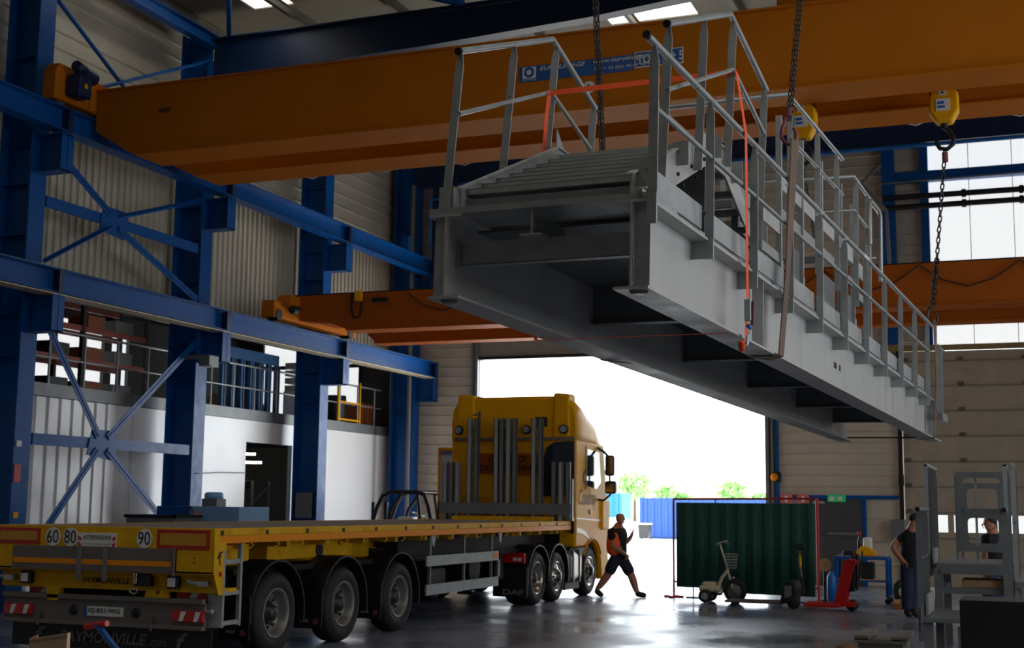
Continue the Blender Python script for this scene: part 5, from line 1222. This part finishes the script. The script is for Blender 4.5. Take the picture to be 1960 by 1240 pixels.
# dark sheet, metal trough and timber near the camera
v0, v1 = P(1836,1148,'Y',13.2), P(2010,1150,'Y',13.2)
MB().box(v0.x, v1.x, 13.2, 13.9, 0, v0.z).build('black_cabinet', BLACK, None, 'flat black cabinet in the lower right corner', 'cabinet', bevel=.008)
v0, v1 = P(1642,1215,'Y',13.4), P(1727,1218,'Y',13.4)
tb = thing('metal_trough', ((v0.x+v1.x)/2, 13.6, 0), 'beige flanged metal trough end at the bottom edge, left of the black cabinet', 'trough')
mt_ = mat('beige_metal', RGB(112,108,95), .5)
MB().box(v0.x, v1.x, 13.4, 14.2, 0, v0.z-.06).build('body', mt_, tb)
MB().box(v0.x-.03, v1.x+.03, 13.37, 13.42, v0.z-.07, v0.z-.03).box(v0.x-.03, v0.x+.1, 13.37, 14.2, v0.z-.04, v0.z).box(v1.x-.1, v1.x+.05, 13.37, 14.2, v0.z-.04, v0.z-.005).build('flange', mt_, tb)
MB().ball((v0.x-.1, 13.3, .48), .14, 12, (1,1,.7)).tube((v0.x-.1, 13.3, 0), (v0.x-.1, 13.3, .45), .1, 12).build('leather_bag', CARD, None, 'brown bag beside the beige trough at the bottom edge', 'bag')
def N(px, py, z): return PD(px, py, z)
a, c_, d_, e_ = N(56,1222,7.5), N(129,1211,7.3), N(112,1262,7.3), N(50,1262,7.5)
mat_pw = mat('light_pine', RGB(235,195,155), .6, var=.12, vscale=5, stretch=(1,1,7))
cb = thing('wooden_crate', (N(90,1240,7.4).x, N(90,1240,7.4).y, 0), 'pale open-topped wooden crate corner in the lower left corner', 'crate')
n_ = ((c_-a).cross(e_-a)).normalized()
def down(v): return Vector((v.x, v.y, 0))
MB().plate([a, c_, down(c_), down(a)], n_, .02).build('side_board', mat_pw, cb)
back_ = Vector((-.25, .35, -.02))
MB().plate([a, a+back_, down(a+back_), down(a)], Vector((1,0,0)), .02).build('side_board', WOODR, cb)
MB().plate([a+Vector((0,0,-.03)), c_+Vector((0,0,-.03)), c_+back_*.6+Vector((0,0,-.03)), a+back_*.6+Vector((0,0,-.03))], Vector((0,0,1)), .02).build('inner_board', mat_pw, cb)
hp = thing('hand_truck', (N(210,1260,8).x, N(210,1260,8).y, 0), 'blue T-shaped trolley handle with a red grip before the trailer bumper', 'hand trolley')
h0, h1 = N(185,1195,8), N(224,1245,7.7); h2 = Vector((h1.x+.25, h1.y-.15, .12))
MB().pipe([h0, N(195,1208,7.95), h1, h2], .02, 10).build('shaft', BLUE, hp)
MB().tube(N(164,1199,8.05), N(205,1193,7.95), .019, 12).build('red_grip', RED, hp)
MB().box(h2.x-.2, h2.x+.4, h2.y-.2, h2.y+.2, .08, .13).build('platform', BLUE, hp)
for sx in (-.1, .3):
    for sy in (-.15, .15): MB().tube((h2.x+sx, h2.y+sy-.02, .045), (h2.x+sx, h2.y+sy+.02, .045), .045, 14).build('wheel', RUBBER, hp)

# ------------------------------------------------------------------ left side: mezzanine and machines
b = MB()
mr = thing('mezzanine_railing', (-16.95, 17, 4.0), 'grey tubular railing along the edge of the left mezzanine', 'railing')
for y in (15.4, 17.0, 18.6, 19.9, 20.9, 21.9, 22.9, 24.3, 25.2, 26.1, 27.0, 28.0, 29.6, 31.2, 32.2, 33.2):
    MB().tube((-16.97, y, 4.0), (-16.97, y, 5.02), .022, 8).build('post', GALV, mr)
MB().tube((-16.97, 12, 5.02), (-16.97, 33.6, 5.02), .024, 8).build('top_rail', GALV, mr)
MB().tube((-16.97, 12, 4.5), (-16.97, 33.6, 4.5), .018, 8).build('mid_rail', GALV, mr)
RACK = mat('rack_orange_red', RGB(150,62,36), .5)
rk = thing('pallet_rack', (-20.6, 24.5, 3.6), 'orange-red pallet racking with boxes on the mezzanine behind the railing', 'rack')
for y in (22.6, 25.0, 27.4):
    for x in (-21.2, -20.4): MB().box(x-.05, x+.05, y-.05, y+.05, 3.6, 6.58).build('upright', DARK, rk)
for z in (4.2, 5.0, 5.75, 6.4):
    for x in (-21.2, -20.4): MB().box(x-.03, x+.03, 22.6, 27.4, z, z+.13).build('beam', RACK, rk)
k = 0
wb2 = ['tan', 'dark', 'brown', 'grey']; 
pos_ = ['bottom', 'second', 'third']
for zi, z in enumerate((4.34, 5.14, 5.89)):
    for y, w in ((23.0,.6), (24.0,.7), (25.3,.6), (26.3,.7)):
        if (k*7) % 5 == 3: k += 1; continue
        m_ = (CARD, BLACK, mat_bx := WOODR, GREYBOX)[k % 4]
        MB().box(-21.1, -20.5, y, y+w, z, z+.3+.1*((k*3) % 3)).build('storage_box', m_, None, ('tan','black','red-brown','grey')[k % 4]+' storage box on the '+pos_[zi]+' shelf of the orange rack, '+('left end','left of the middle post','right of the middle post','right end')[[23.0,24.0,25.3,26.3].index(y)], 'box', 'boxes on the mezzanine rack', bevel=.01); k += 1
# blue drum frames in the second bay
bf = thing('slatted_rack', (-18.4, 29.2, 3.6), 'light blue slatted steel storage frame on the mezzanine between the second and third columns', 'frame')
fb = mat('light_blue_frame', RGB(20,96,150), .45)
ya, yb = 27.9, 30.6
MB().box(-18.6, -18.5, ya, yb, 5.45, 5.72).build('top_beam', fb, bf)
for k in range(7):
    y = ya+.05+k*(yb-ya-.15)/6
    MB().box(-18.6, -18.5, y, y+.07, 3.6, 5.45).box(-18.6, -18.5, y+.12, y+.17, 3.6, 5.45).build('slat', fb, bf)
for k in range(5): 
    MB().lathe([(0,-.06),(.24,-.06),(.24,.06),(0,.06)], (-18.9, ya+.35+k*.5, 4.3), (1,0,0), 20).build('stored_disc', CARD, None, 'brown disc behind the light blue storage frame, '+('first','second','third','fourth','fifth')[k]+' from the left', 'disc', 'brown discs behind the blue storage frame')
for i, (z, w) in enumerate(((5.0,.5),(5.2,.6),(5.4,.45),(4.8,.6))):
    MB().box(-18.4, -18.0, 30.75, 30.75+w, z, z+.15).build('folded_tarpaulin', CREAM, None, ('second','third','topmost','lowest')[i]+' folded pale tarpaulin stacked right of the blue storage frame', 'tarpaulin', 'folded tarpaulins')
MB().box(-18.4, -18.0, 30.7, 31.4, 3.61, 4.79).build('white_cabinet', WHITE, None, 'white cabinet carrying the folded tarpaulins on the mezzanine', 'cabinet')
# third bay: gate, drum, crate
mg = thing('safety_gate', (-16.85, 31.2, 4.0), 'yellow safety gate on the mezzanine beyond the third column', 'gate')
for y in (30.9, 32.1): MB().box(-16.88, -16.83, y-.025, y+.025, 4.0, 5.1).build('post', YELLOW, mg)
for z in (4.04, 4.5): MB().box(-16.87, -16.84, 30.9, 32.1, z, z+.04).build('bar', YELLOW, mg)
MB().bar((-16.85, 30.95, 5.2), (-16.85, 31.6, 5.75), .03, .03).build('raised_bar', YELLOW, mg)
MB().lathe([(0,0),(.3,0),(.31,.02),(.3,.25),(.31,.27),(.3,.5),(.31,.52),(.3,.75),(0,.75)], (-17.5, 31.9, 4.0), (0,0,1), 24).build('oil_drum', DARK, None, 'dark oil drum behind the yellow gate on the mezzanine', 'drum')
MB().lathe([(0,0),(.22,0),(.23,.4),(.2,.45),(0,.45)], (-17.6, 31.1, 4.0), (0,0,1), 20).build('oil_drum', DARK, None, 'shorter dark drum left of the tall one behind the yellow gate', 'drum')
wc = thing('wooden_crate', (-17.5, 33.2, 4.0), 'reddish slatted wooden crate at the right end of the mezzanine', 'crate')
for k in range(6): MB().box(-17.25, -17.22, 32.75+k*.17, 32.88+k*.17, 4.0, 4.62).build('slat', WOODR, wc)
MB().box(-18.0, -17.26, 32.75, 33.75, 4.0, 4.6).build('body', WOODR, wc)
# fluorescent tubes and lift frame in the room behind
for i, (y, z, l) in enumerate(((27.6, 3.05, 'upper fluorescent tube in the room seen through the doorway'), (27.9, 2.85, 'lower fluorescent tube in the room seen through the doorway'))):
    MB().tube((-19.6, y, z), (-18.0, y+1.2, z), .03, 8).build('fluorescent_tube', TUBEL, None, l, 'lamp', 'fluorescent tubes in the side room')
MB().tube((-19.2, 23.4, 6.45), (-18.2, 25.9, 6.45), .035, 8).build('fluorescent_tube', TUBEL, None, 'fluorescent tube under the mezzanine ceiling at the left', 'lamp')
fl = thing('reach_truck', (-18.2, 28.4, 0), 'dark forklift mast and lattice frame standing in the room behind the second bay', 'forklift')
MB().box(-18.6, -18.2, 27.9, 28.7, 0, 1.5).build('body', DARK, fl, bevel=.05)
MB().box(-18.4, -18.3, 28.05, 28.15, 0, 2.6).box(-18.4, -18.3, 28.25, 28.35, 0, 2.6).build('mast', GALVD, fl)
MB().box(-18.7, -18.1, 27.9, 28.8, 2.2, 2.4).build('guard_roof', DARK, fl, bevel=.05)
b = MB().box(-18.4, -18.35, 29.3, 29.36, 0, 2.4).box(-18.4, -18.35, 30.1, 30.16, 0, 2.4)
for k in range(4): b.bar((-18.38, 29.33, .3+k*.5), (-18.38, 30.13, .8+k*.5), .03, .03)
b.build('lattice_frame', GALVD, fl)
# forklift in front of the corner
ft = thing('forklift', (-14.2, 30, 0), 'forklift with a black overhead guard behind the trailer in the corner', 'forklift')
def F_(px, py, dy=0): return pt(px, py, 29.6, dy=dy)
for dy in (0, 1.0):
    MB().pipe([F_(712,1000,dy), F_(722,970,dy), F_(733,948,dy), F_(748,941,dy), F_(800,942,dy), F_(812,946,dy), F_(820,970,dy), F_(826,1000,dy)], .055, 8).build('guard_post', DARK, ft)
    MB().pipe([F_(742,1000,dy), F_(748,975,dy), F_(764,952,dy), F_(768,943,dy)], .045, 8).build('guard_post', DARK, ft)
    MB().pipe([F_(799,944,dy), F_(802,968,dy), F_(805,1000,dy)], .04, 8).build('guard_post', DARK, ft)
for px in (750, 765, 780, 796, 808): MB().bar(F_(px,942,0), F_(px,942,1.0), .04, .03).build('roof_bar', DARK, ft)
v0, v1 = F_(715,1000), F_(828,1000)
MB().prism([(v0.x,.35),(v1.x,.35),(v1.x,1.2),(v1.x-.4,1.35),(v0.x+.7,1.3),(v0.x+.5,.9),(v0.x,.8)], 'y', 29.6, 30.6).build('body', YELLOW, ft, bevel=.06)
MB().box(F_(765,1000).x-.2, F_(765,1000).x+.25, 29.85, 30.35, 1.3, 1.55).build('seat', WHITE, ft, bevel=.05)
MB().pipe([F_(786,1000,.4), F_(788,985,.4)], .03, 8).lathe([(.15,-.015),(.17,0),(.15,.015),(.14,0),(.15,-.015)], F_(787,984,.4), (.3,0,1), 18).build('steering_wheel', GALV, ft)
for x in (v0.x+.35, v1.x-.3):
    for y in (29.65, 30.4): MB().lathe([(0,-.1),(.2,-.1),(.3,-.08),(.32,0),(.3,.08),(.2,.1),(0,.1)], (x, y+.05, .32), (0,1,0), 24).build('wheel', RUBBER, ft)
MB().box(v0.x-.12, v0.x-.04, 29.7, 29.78, 0, 1.9).box(v0.x-.12, v0.x-.04, 30.4, 30.48, 0, 1.9).box(v0.x-1.1, v0.x-.12, 29.75, 29.87, .06, .1).build('mast', DARK, ft)
# blue machine and grey bin beyond the trailer
Ym = 20.6
mc = thing('blue_machine', (-13.2, Ym, 0), 'blue sheet metal machine cabinets beyond the trailer between the first two bays', 'machine')
a, c_, d_ = pt(300,968,Ym), pt(385,968,Ym), pt(476,970,Ym)
MB().box(a.x, c_.x, Ym, Ym+1.0, 0, a.z).build('cabinet', BLUE, mc, bevel=.01)
MB().box(c_.x+.01, d_.x, Ym-.3, Ym+.7, 0, a.z+.0).build('cabinet', LBLUE, mc, bevel=.01)
MB().box(c_.x+.1, c_.x+.16, Ym-.31, Ym-.3, a.z-.16, a.z-.08).build('indicator', TAPEO, mc)
MB().box(c_.x-.03, c_.x+.05, Ym-.32, Ym-.3, a.z-.2, a.z-.04).build('switch', GREYBOX, mc)
e_ = pt(412,968,Ym+.3)
MB().box(e_.x-.16, e_.x+.16, Ym+.1, Ym+.4, a.z, a.z+.14).build('motor_base', GREYBOX, mc)
MB().lathe([(0,0),(.17,0),(.17,.09),(.13,.12),(0,.12)], (e_.x, Ym+.25, a.z+.14), (0,0,1), 20).build('motor', LBLUE, mc)
bn = thing('grey_bin', (-13.8, 19.4, 0), 'dark grey steel bin with raised rim just beyond the trailer deck', 'bin')
a, c_ = pt(242,984,19.4), pt(334,984,19.4)
MB().box(a.x, c_.x, 19.4, 20.2, 0, a.z-.02).build('body', GREYBOX, bn)
MB().box(a.x-.03, c_.x+.03, 19.37, 19.42, a.z-.05, a.z).box(a.x-.03, a.x+.02, 19.37, 20.2, a.z-.05, a.z).box(c_.x-.02, c_.x+.03, 19.37, 20.2, a.z-.05, a.z).build('rim', DARK, bn)
# floodlight and cable on the second column
v = P(403,690,'X',-15.3)
fd = thing('floodlight', (v.x, v.y, v.z), 'small grey floodlight under the corbel of the second column', 'floodlight')
MB().box(v.x-.15, v.x+.1, v.y-.2, v.y+.15, v.z-.12, v.z+.1).build('housing', GALVD, fd, bevel=.02)
MB().box(v.x-.15, v.x+.12, v.y-.15, v.y+.12, v.z-.13, v.z-.12).build('lens', WHITE, fd)
MB().box(-15.94, v.x-.1, v.y-.03, v.y+.03, v.z+.05, v.z+.12).build('bracket', GREYBOX, fd)
MB().pipe([P(378,906,'X',-15.9), P(420,904,'X',-16.3), P(470,905,'X',-16.8)], .012, 6).build('air_hose', GREYBOX, None, 'thin grey hose strung from the second column to the white wall', 'hose')

# ------------------------------------------------------------------ yard outside
def container(x0, x1, y, lab, col_, h=2.4, d=2.4, zb=0):
    c = thing('shipping_container', ((x0+x1)/2, y, zb), lab, 'container', 'blue containers in the yard')
    ribbed((x0, y, zb+.1), (1,0,0), (0,0,1), x1-x0, h-.2, .42, .06, (0,-1,0), .5).build('corrugated_side', col_, c)
    MB().box(x0-.05, x1+.05, y, y+d, zb+h-.1, zb+h).box(x0-.05, x1+.05, y+.05, y+d, zb, zb+.1).box(x0-.08, x0+.1, y-.06, y+d, zb, zb+h).box(x1-.1, x1+.08, y-.06, y+d, zb, zb+h).box(x0, x1, y+d-.05, y+d, zb, zb+h).build('frame', col_, c)
CB = mat('container_blue', RGB(16,62,128), .6, var=.05); CC = mat('container_pale_blue', RGB(20,100,132), .6, var=.05)
v0, v1 = P(1227,1000,'Y',78), P(1470,1000,'Y',78)
container(v0.x, v1.x-3, 78, 'mid blue corrugated container behind the wheeled bin', CB)
container(v1.x-2.8, v1.x+6, 78, 'mid blue corrugated container mostly hidden behind the welding screen', CB)
v0, v1 = P(1120,1000,'Y',92), P(1188,1000,'Y',92)
container(v0.x, v1.x, 92, 'pale blue corrugated container beside the truck mirrors', CC, 2.8)
wbn = thing('wheeled_bin', (P(1234,1000,'Y',74).x, 74, 0), 'small grey wheeled bin standing before the blue container', 'bin')
v = P(1234,1024,'Y',74); v.z = 0
MB().prism([(v.x-.26,.08),(v.x+.26,.08),(v.x+.32,.85),(v.x-.32,.85)], 'y', 73.7, 74.3).build('body', BLACK, wbn)
MB().box(v.x-.34, v.x+.34, 73.65, 74.35, .86, .93).build('lid', WHITE, wbn)
for sx in (-.25, .25): MB().tube((v.x+sx-.03, 74.3, .1), (v.x+sx+.03, 74.3, .1), .1, 12).build('wheel', DARK, wbn)
# gravel mound
b = MB(); n = 14; vs = []; fs = []
mx_ = P(1190,1010,'Y',84).x
for i in range(n+1):
    for j in range(n+1):
        u, w = i/n, j/n; h = 1.25*math.sin(pi*u)**.7*math.sin(pi*w)**.8*(.85+.15*math.sin(9*u+4*w))
        vs.append((mx_-5+8*u, 80+7*w, h-.03))
b.add(vs, [(i*(n+1)+j, i*(n+1)+j+1, (i+1)*(n+1)+j+1, (i+1)*(n+1)+j) for i in range(n) for j in range(n)], True)
b.build('gravel_mound', CONC, None, 'low pale gravel mound in the yard between the blue containers', 'mound')
# trees and houses beyond
LEAF = mat('tree_foliage', RGB(140,186,112), .8, var=.35, vscale=3)
def tree(x, y, h, r, lab):
    t = thing('tree', (x, y, 0), lab, 'tree', 'trees beyond the containers')
    MB().tube((x, y, 0), (x, y, h*.6), .2, 8, r2=.1).build('trunk', mat_bark, t)
    b = MB(); rnd = random.Random(int(x*10))
    for k in range(700):
        th, ph = rnd.uniform(0, 2*pi), math.acos(rnd.uniform(-1, 1)); rr = r*rnd.uniform(.5, 1)*(1+.25*math.sin(3*th)*math.cos(2*ph))
        c = Vector((x+rr*math.sin(ph)*math.cos(th), y+rr*math.sin(ph)*math.sin(th), h*.68+.75*rr*math.cos(ph)))
        a = Vector((rnd.uniform(-1,1), rnd.uniform(-1,1), rnd.uniform(-1,1))).normalized(); q = a.orthogonal().normalized(); w = a.cross(q); s_ = rnd.uniform(.12, .3)
        b.add([c-q*s_, c+w*s_*.6, c+q*s_, c-w*s_*.6], [(0,1,2,3)])
    b.build('crown', LEAF, t)
mat_bark = mat('bark', RGB(80,64,50), .9)
for i, (px, h, r, l) in enumerate(((1215,5.2,1.55,'leafy tree behind the containers nearest the truck'),(1250,4.2,1.2,'smaller leafy tree behind the containers, second from the truck'),(1292,3.6,.9,'low leafy tree showing above the left end of the screen'),(1388,4.6,1.35,'leafy tree showing above the middle of the screen'),(1424,3.6,.9,'low tree above the right part of the screen'))):
    v = P(px, 960, 'Y', 108); tree(v.x, 108+i*1.0+(3 if i in (1,4) else 0), h, r, l)
ROOF = mat('roof_tile_red', RGB(150,84,70), .8)
for i, (px, w, l) in enumerate(((1318,5,'low house with red roof beyond the left part of the screen'),(1450,5,'low house with red roof beyond the right part of the screen'))):
    v = P(px, 960, 'Y', 118); hs_ = thing('house', (v.x, 120, 0), l, 'house', 'houses beyond the yard')
    MB().box(v.x-w/2, v.x+w/2, 118, 124, 0, 2.1).build('wall', CONC, hs_)
    MB().prism([(117.7,2.1),(124.3,2.1),(121,3.0)], 'x', v.x-w/2-.3, v.x+w/2+.3).build('roof', ROOF, hs_)

# ------------------------------------------------------------------ people
def skin_mesh(name, chains, mat_, parent, sub=2, root=0, grow=0.0):
    """chains: list of [(point, radius), ...]; a point shared by name joins chains"""
    verts = []; rad = []; edges = []; idx = {}
    for ch in chains:
        prev = None
        for key, p, r in ch:
            if key in idx: i = idx[key]
            else:
                i = len(verts); idx[key] = i; verts.append(Vector(p)); rad.append(r)
            if prev is not None and prev != i: edges.append((prev, i))
            prev = i
    M_ = wm(parent).inverted(); me = bpy.data.meshes.new(name); me.from_pydata([M_ @ v for v in verts], edges, [])
    me.materials.append(mat_); o = bpy.data.objects.new(name, me); COL.objects.link(o); o.parent = parent
    sk = o.modifiers.new('skin', 'SKIN'); sk.use_smooth_shade = True
    if not me.skin_vertices: me.skin_vertices.new()
    for i, r in enumerate(rad):
        rr = r if isinstance(r, tuple) else (r, r)
        if rr[0] > .03: rr = (rr[0]*1.2, rr[1]*1.2)
        me.skin_vertices[0].data[i].radius = (rr[0]+grow, rr[1]+grow); me.skin_vertices[0].data[i].use_root = (i == root)
    s_ = o.modifiers.new('sub', 'SUBSURF'); s_.levels = sub; s_.render_levels = sub
    WM[o.name] = wm(parent)
    return o
def person(J, lab, face, shirt, trousers, shorts=False, vest=False, hair=None, shoes=BLACK, forearm_bare=True):
    """J: joint name -> world point; face: unit vector the head looks along"""
    p = thing('person', (J['hip'].x, J['hip'].y, 0), lab, 'person', None)
    f_ = Vector(face).normalized(); side = Vector((0,0,1)).cross(f_).normalized()
    hd = J['head']
    ch = [[('hip', J['hip'], .11), ('belly', J['hip'].lerp(J['neck'], .4), .105), ('chest', J['hip'].lerp(J['neck'], .75), .12), ('neckb', J['neck'], .085), ('neck', J['neck'].lerp(hd, .4), .075),
           ('chin', hd-Vector((0,0,.045)), (.066,.07)), ('head', hd+Vector((0,0,.01)), (.084,.092)), ('crown', hd+Vector((0,0,.065)), (.082,.092)), ('top', hd+Vector((0,0,.115)), .055)],
          [('chin', hd, .08), ('jaw', hd+f_*.045+Vector((0,0,-.078)), .042)], ]
    for s in ('L', 'R'):
        ch.append([('chest', 0, 0), ('sh'+s, J['sh'+s], .072), ('el'+s, J['el'+s], .056), ('wr'+s, J['wr'+s], .038), ('palm'+s, J['ha'+s], (.036,.018))])
        d = (J['ha'+s]-J['wr'+s]).normalized(); q = d.cross(f_ if abs(d.dot(f_)) < .9 else Vector((0,0,1))).normalized(); n_ = d.cross(q)
        for k in range(4):
            o_ = q*(-.028+.019*k); L_ = (.062,.072,.068,.052)[k]
            ch.append([('palm'+s, 0, 0), ('k%d%s' % (k, s), J['ha'+s]+o_+d*.03, .0095), ('m%d%s' % (k, s), J['ha'+s]+o_+d*(.03+L_*.5)+n_*.012, .0085), ('t%d%s' % (k, s), J['ha'+s]+o_+d*(.03+L_*.75)+n_*.04, .007)])
        ch.append([('wr'+s, 0, 0), ('th1'+s, J['wr'+s].lerp(J['ha'+s], .6)-q*.04+n_*.01, .012), ('th2'+s, J['ha'+s]-q*.05+d*.03+n_*.03, .009)])
        ch.append([('hip', 0, 0), ('hp'+s, J['hp'+s], .105), ('kn'+s, J['kn'+s], .072), ('calf'+s, J['kn'+s].lerp(J['an'+s], .35), .072), ('an'+s, J['an'+s], .045), ('toe'+s, J['to'+s], .032)])
    skin_mesh('body', ch, SKIN, p)
    # face
    MB().ball(hd+f_*.108+Vector((0,0,-.015)), .014, 8, (1,1,1.5)).build('nose', SKIN, p)
    for s_ in (-1, 1):
        MB().ball(hd+f_*.088+side*s_*.033+Vector((0,0,.012)), .010, 8).build('eye', DARK, p)
        MB().ball(hd+side*s_*.09+Vector((0,0,-.008)), .024, 8, (.6,.6,1.1)).build('ear', SKIN, p)
    MB().ball(hd+f_*.094+Vector((0,0,-.058)), .018, 8, (1,1,.35)).build('mouth', mat_lip, p)
    if hair: MB().ball(hd+Vector((0,0,.045))-f_*.014, .104, 14, (1,1,.85)).build('hair', hair, p)
    g = .014
    tor = [[('hip0', J['hip'].lerp(J['neck'], -.22), (.15,.15)), ('hip', J['hip'].lerp(J['neck'], .1), (.16,.155)), ('belly', J['hip'].lerp(J['neck'], .4), (.155,.15)), ('chest', J['hip'].lerp(J['neck'], .75), (.175,.165)), ('nb', J['hip'].lerp(J['neck'], .98), .088)]]
    for s in ('L', 'R'):
        tor.append([('chest', 0, 0), ('sh'+s, J['sh'+s], .095), ('sl'+s, J['sh'+s].lerp(J['el'+s], .7), .08)])
    skin_mesh('shirt', tor, shirt, p)
    leg = [[('waist', J['hip'].lerp(J['neck'], .22), .125), ('hip', J['hip'], .15)]]
    for s in ('L', 'R'):
        if shorts: leg.append([('hip', 0, 0), ('hp'+s, J['hp'+s], .118), ('kn'+s, J['hp'+s].lerp(J['kn'+s], 1.0), .1)])
        else: leg.append([('hip', 0, 0), ('hp'+s, J['hp'+s], .13), ('kn'+s, J['kn'+s], .1), ('cf'+s, J['kn'+s].lerp(J['an'+s], .5), .09), ('an'+s, J['an'+s], .075)])
        h_ = J['an'+s]; t_ = J['to'+s]; d = (t_-h_).normalized()
        skin_mesh('shoe', [[('a', h_-d*.05+Vector((0,0,-.02)), .055), ('b', h_.lerp(t_, .5)+Vector((0,0,-.01)), .056), ('c', t_+d*.05, .045)]], shoes, p, 2)
    skin_mesh('shorts' if shorts else 'trousers', leg, trousers, p)
    if vest:
        for s_ in (-1, 1):
            b = MB(); pts = []
            up_ = (J['neck']-J['hip']).normalized()
            vb = [[('a%d' % s_, J['hip'].lerp(J['neck'], -.06)+side*s_*.1-f_*.05, (.14,.17)), ('b', J['hip'].lerp(J['neck'], .45)+side*s_*.1-f_*.05, (.145,.175)), ('c', J['hip'].lerp(J['neck'], .8)+side*s_*.11-f_*.05, (.13,.17)), ('d', J['neck']+side*s_*.09-f_*.01-up_*.02, .05)]]
            vo = skin_mesh('vest_half', vb, VEST, p)
    return p
mat_lip = mat('lips', RGB(130,76,66), .6)
# walking man in the doorway
Yp = 26.75
def H_(px, py, dy=0): return pt(px, py, Yp, dy=dy)
J = dict(head=H_(1187,993), neck=H_(1184,1008), hip=H_(1184,1064), shR=H_(1176,1018,-.17), elR=H_(1180,1046,-.24), wrR=H_(1198,1057,-.24), haR=H_(1204,1061,-.22),
         shL=H_(1188,1017,.17), elL=H_(1193,1040,.24), wrL=H_(1202,1027,.26), haL=H_(1204,1020,.27),
         hpR=H_(1180,1070,-.09), knR=H_(1166,1100,-.09), anR=H_(1144,1129,-.08), toR=H_(1154,1139,-.09),
         hpL=H_(1189,1070,.09), knL=H_(1207,1103,.09), anL=H_(1217,1136,.1), toL=H_(1230,1138,.11))
J['anL'].z = .1; J['toL'].z = .06; J['toR'].z = .05
p1 = person(J, 'bald man in orange safety vest and dark shorts walking past the truck cab', (1,-.15,0), CLOTHB, CLOTHN, shorts=True, vest=True)
b = MB()
c0 = J['hip'].lerp(J['neck'], .28)
b = MB().lathe([(.0,-.02),(.215,-.02),(.215,.02),(0,.02)], (0,0,0), (0,0,1), 20); b.v = [Vector((c0.x-.03+v.x*.86, c0.y+v.y*1.0, c0.z+v.z)) for v in b.v]
b.build('reflective_band', REFL, p1)
for k, s in enumerate('LR'): MB().tube(J['an'+s]+Vector((0,0,.0)), J['an'+s].lerp(J['kn'+s], .18), .045, 12).build('sock', GALV, p1)
# man with his hand on his hip, seen from behind
Yp = 24.6
J = dict(head=H_(1752,996), neck=H_(1748,1014), hip=H_(1741,1078), shR=H_(1731,1024,-.0), elR=H_(1708,1046,-.05), wrR=H_(1727,1070,-.15), haR=H_(1734,1076,-.17),
         shL=H_(1762,1026,.1), elL=H_(1768,1050,.15), wrL=H_(1766,1072,.12), haL=H_(1766,1082,.1),
         hpR=H_(1736,1084,0), knR=H_(1737,1125,0), anR=H_(1735,1168,0), toR=H_(1741,1176,-.05),
         hpL=H_(1749,1084,.05), knL=H_(1747,1125,.1), anL=H_(1744,1166,.12), toL=H_(1754,1172,.1))
for k in ('anR','anL'): J[k].z = .1
for k in ('toR','toL'): J[k].z = .05
person(J, 'man in dark T-shirt and jeans with a hand on his hip beside the stored gangway', (.8,.5,0), CLOTHB, DENIM, hair=HAIR)
Yp = 22.6
J = dict(head=H_(1894,1003), neck=H_(1900,1022), hip=H_(1902,1092), shR=H_(1890,1032,-.1), elR=H_(1888,1062,-.12), wrR=H_(1890,1086,-.1), haR=H_(1890,1097,-.1),
         shL=H_(1915,1032,.1), elL=H_(1920,1062,.1), wrL=H_(1918,1088,.1), haL=H_(1917,1098,.1),
         hpR=H_(1896,1100,-.05), knR=H_(1896,1145,-.05), anR=H_(1896,1185,-.05), toR=H_(1888,1190,-.08),
         hpL=H_(1908,1100,.05), knL=H_(1908,1145,.05), anL=H_(1908,1185,.05), toL=H_(1900,1190,.0))
for k in ('anR','anL'): J[k].z = .1
for k in ('toR','toL'): J[k].z = .05
person(J, 'short-haired man in a black T-shirt looking left behind the gangway gates', (-1,-.25,0), CLOTHB, DENIM, hair=HAIR)
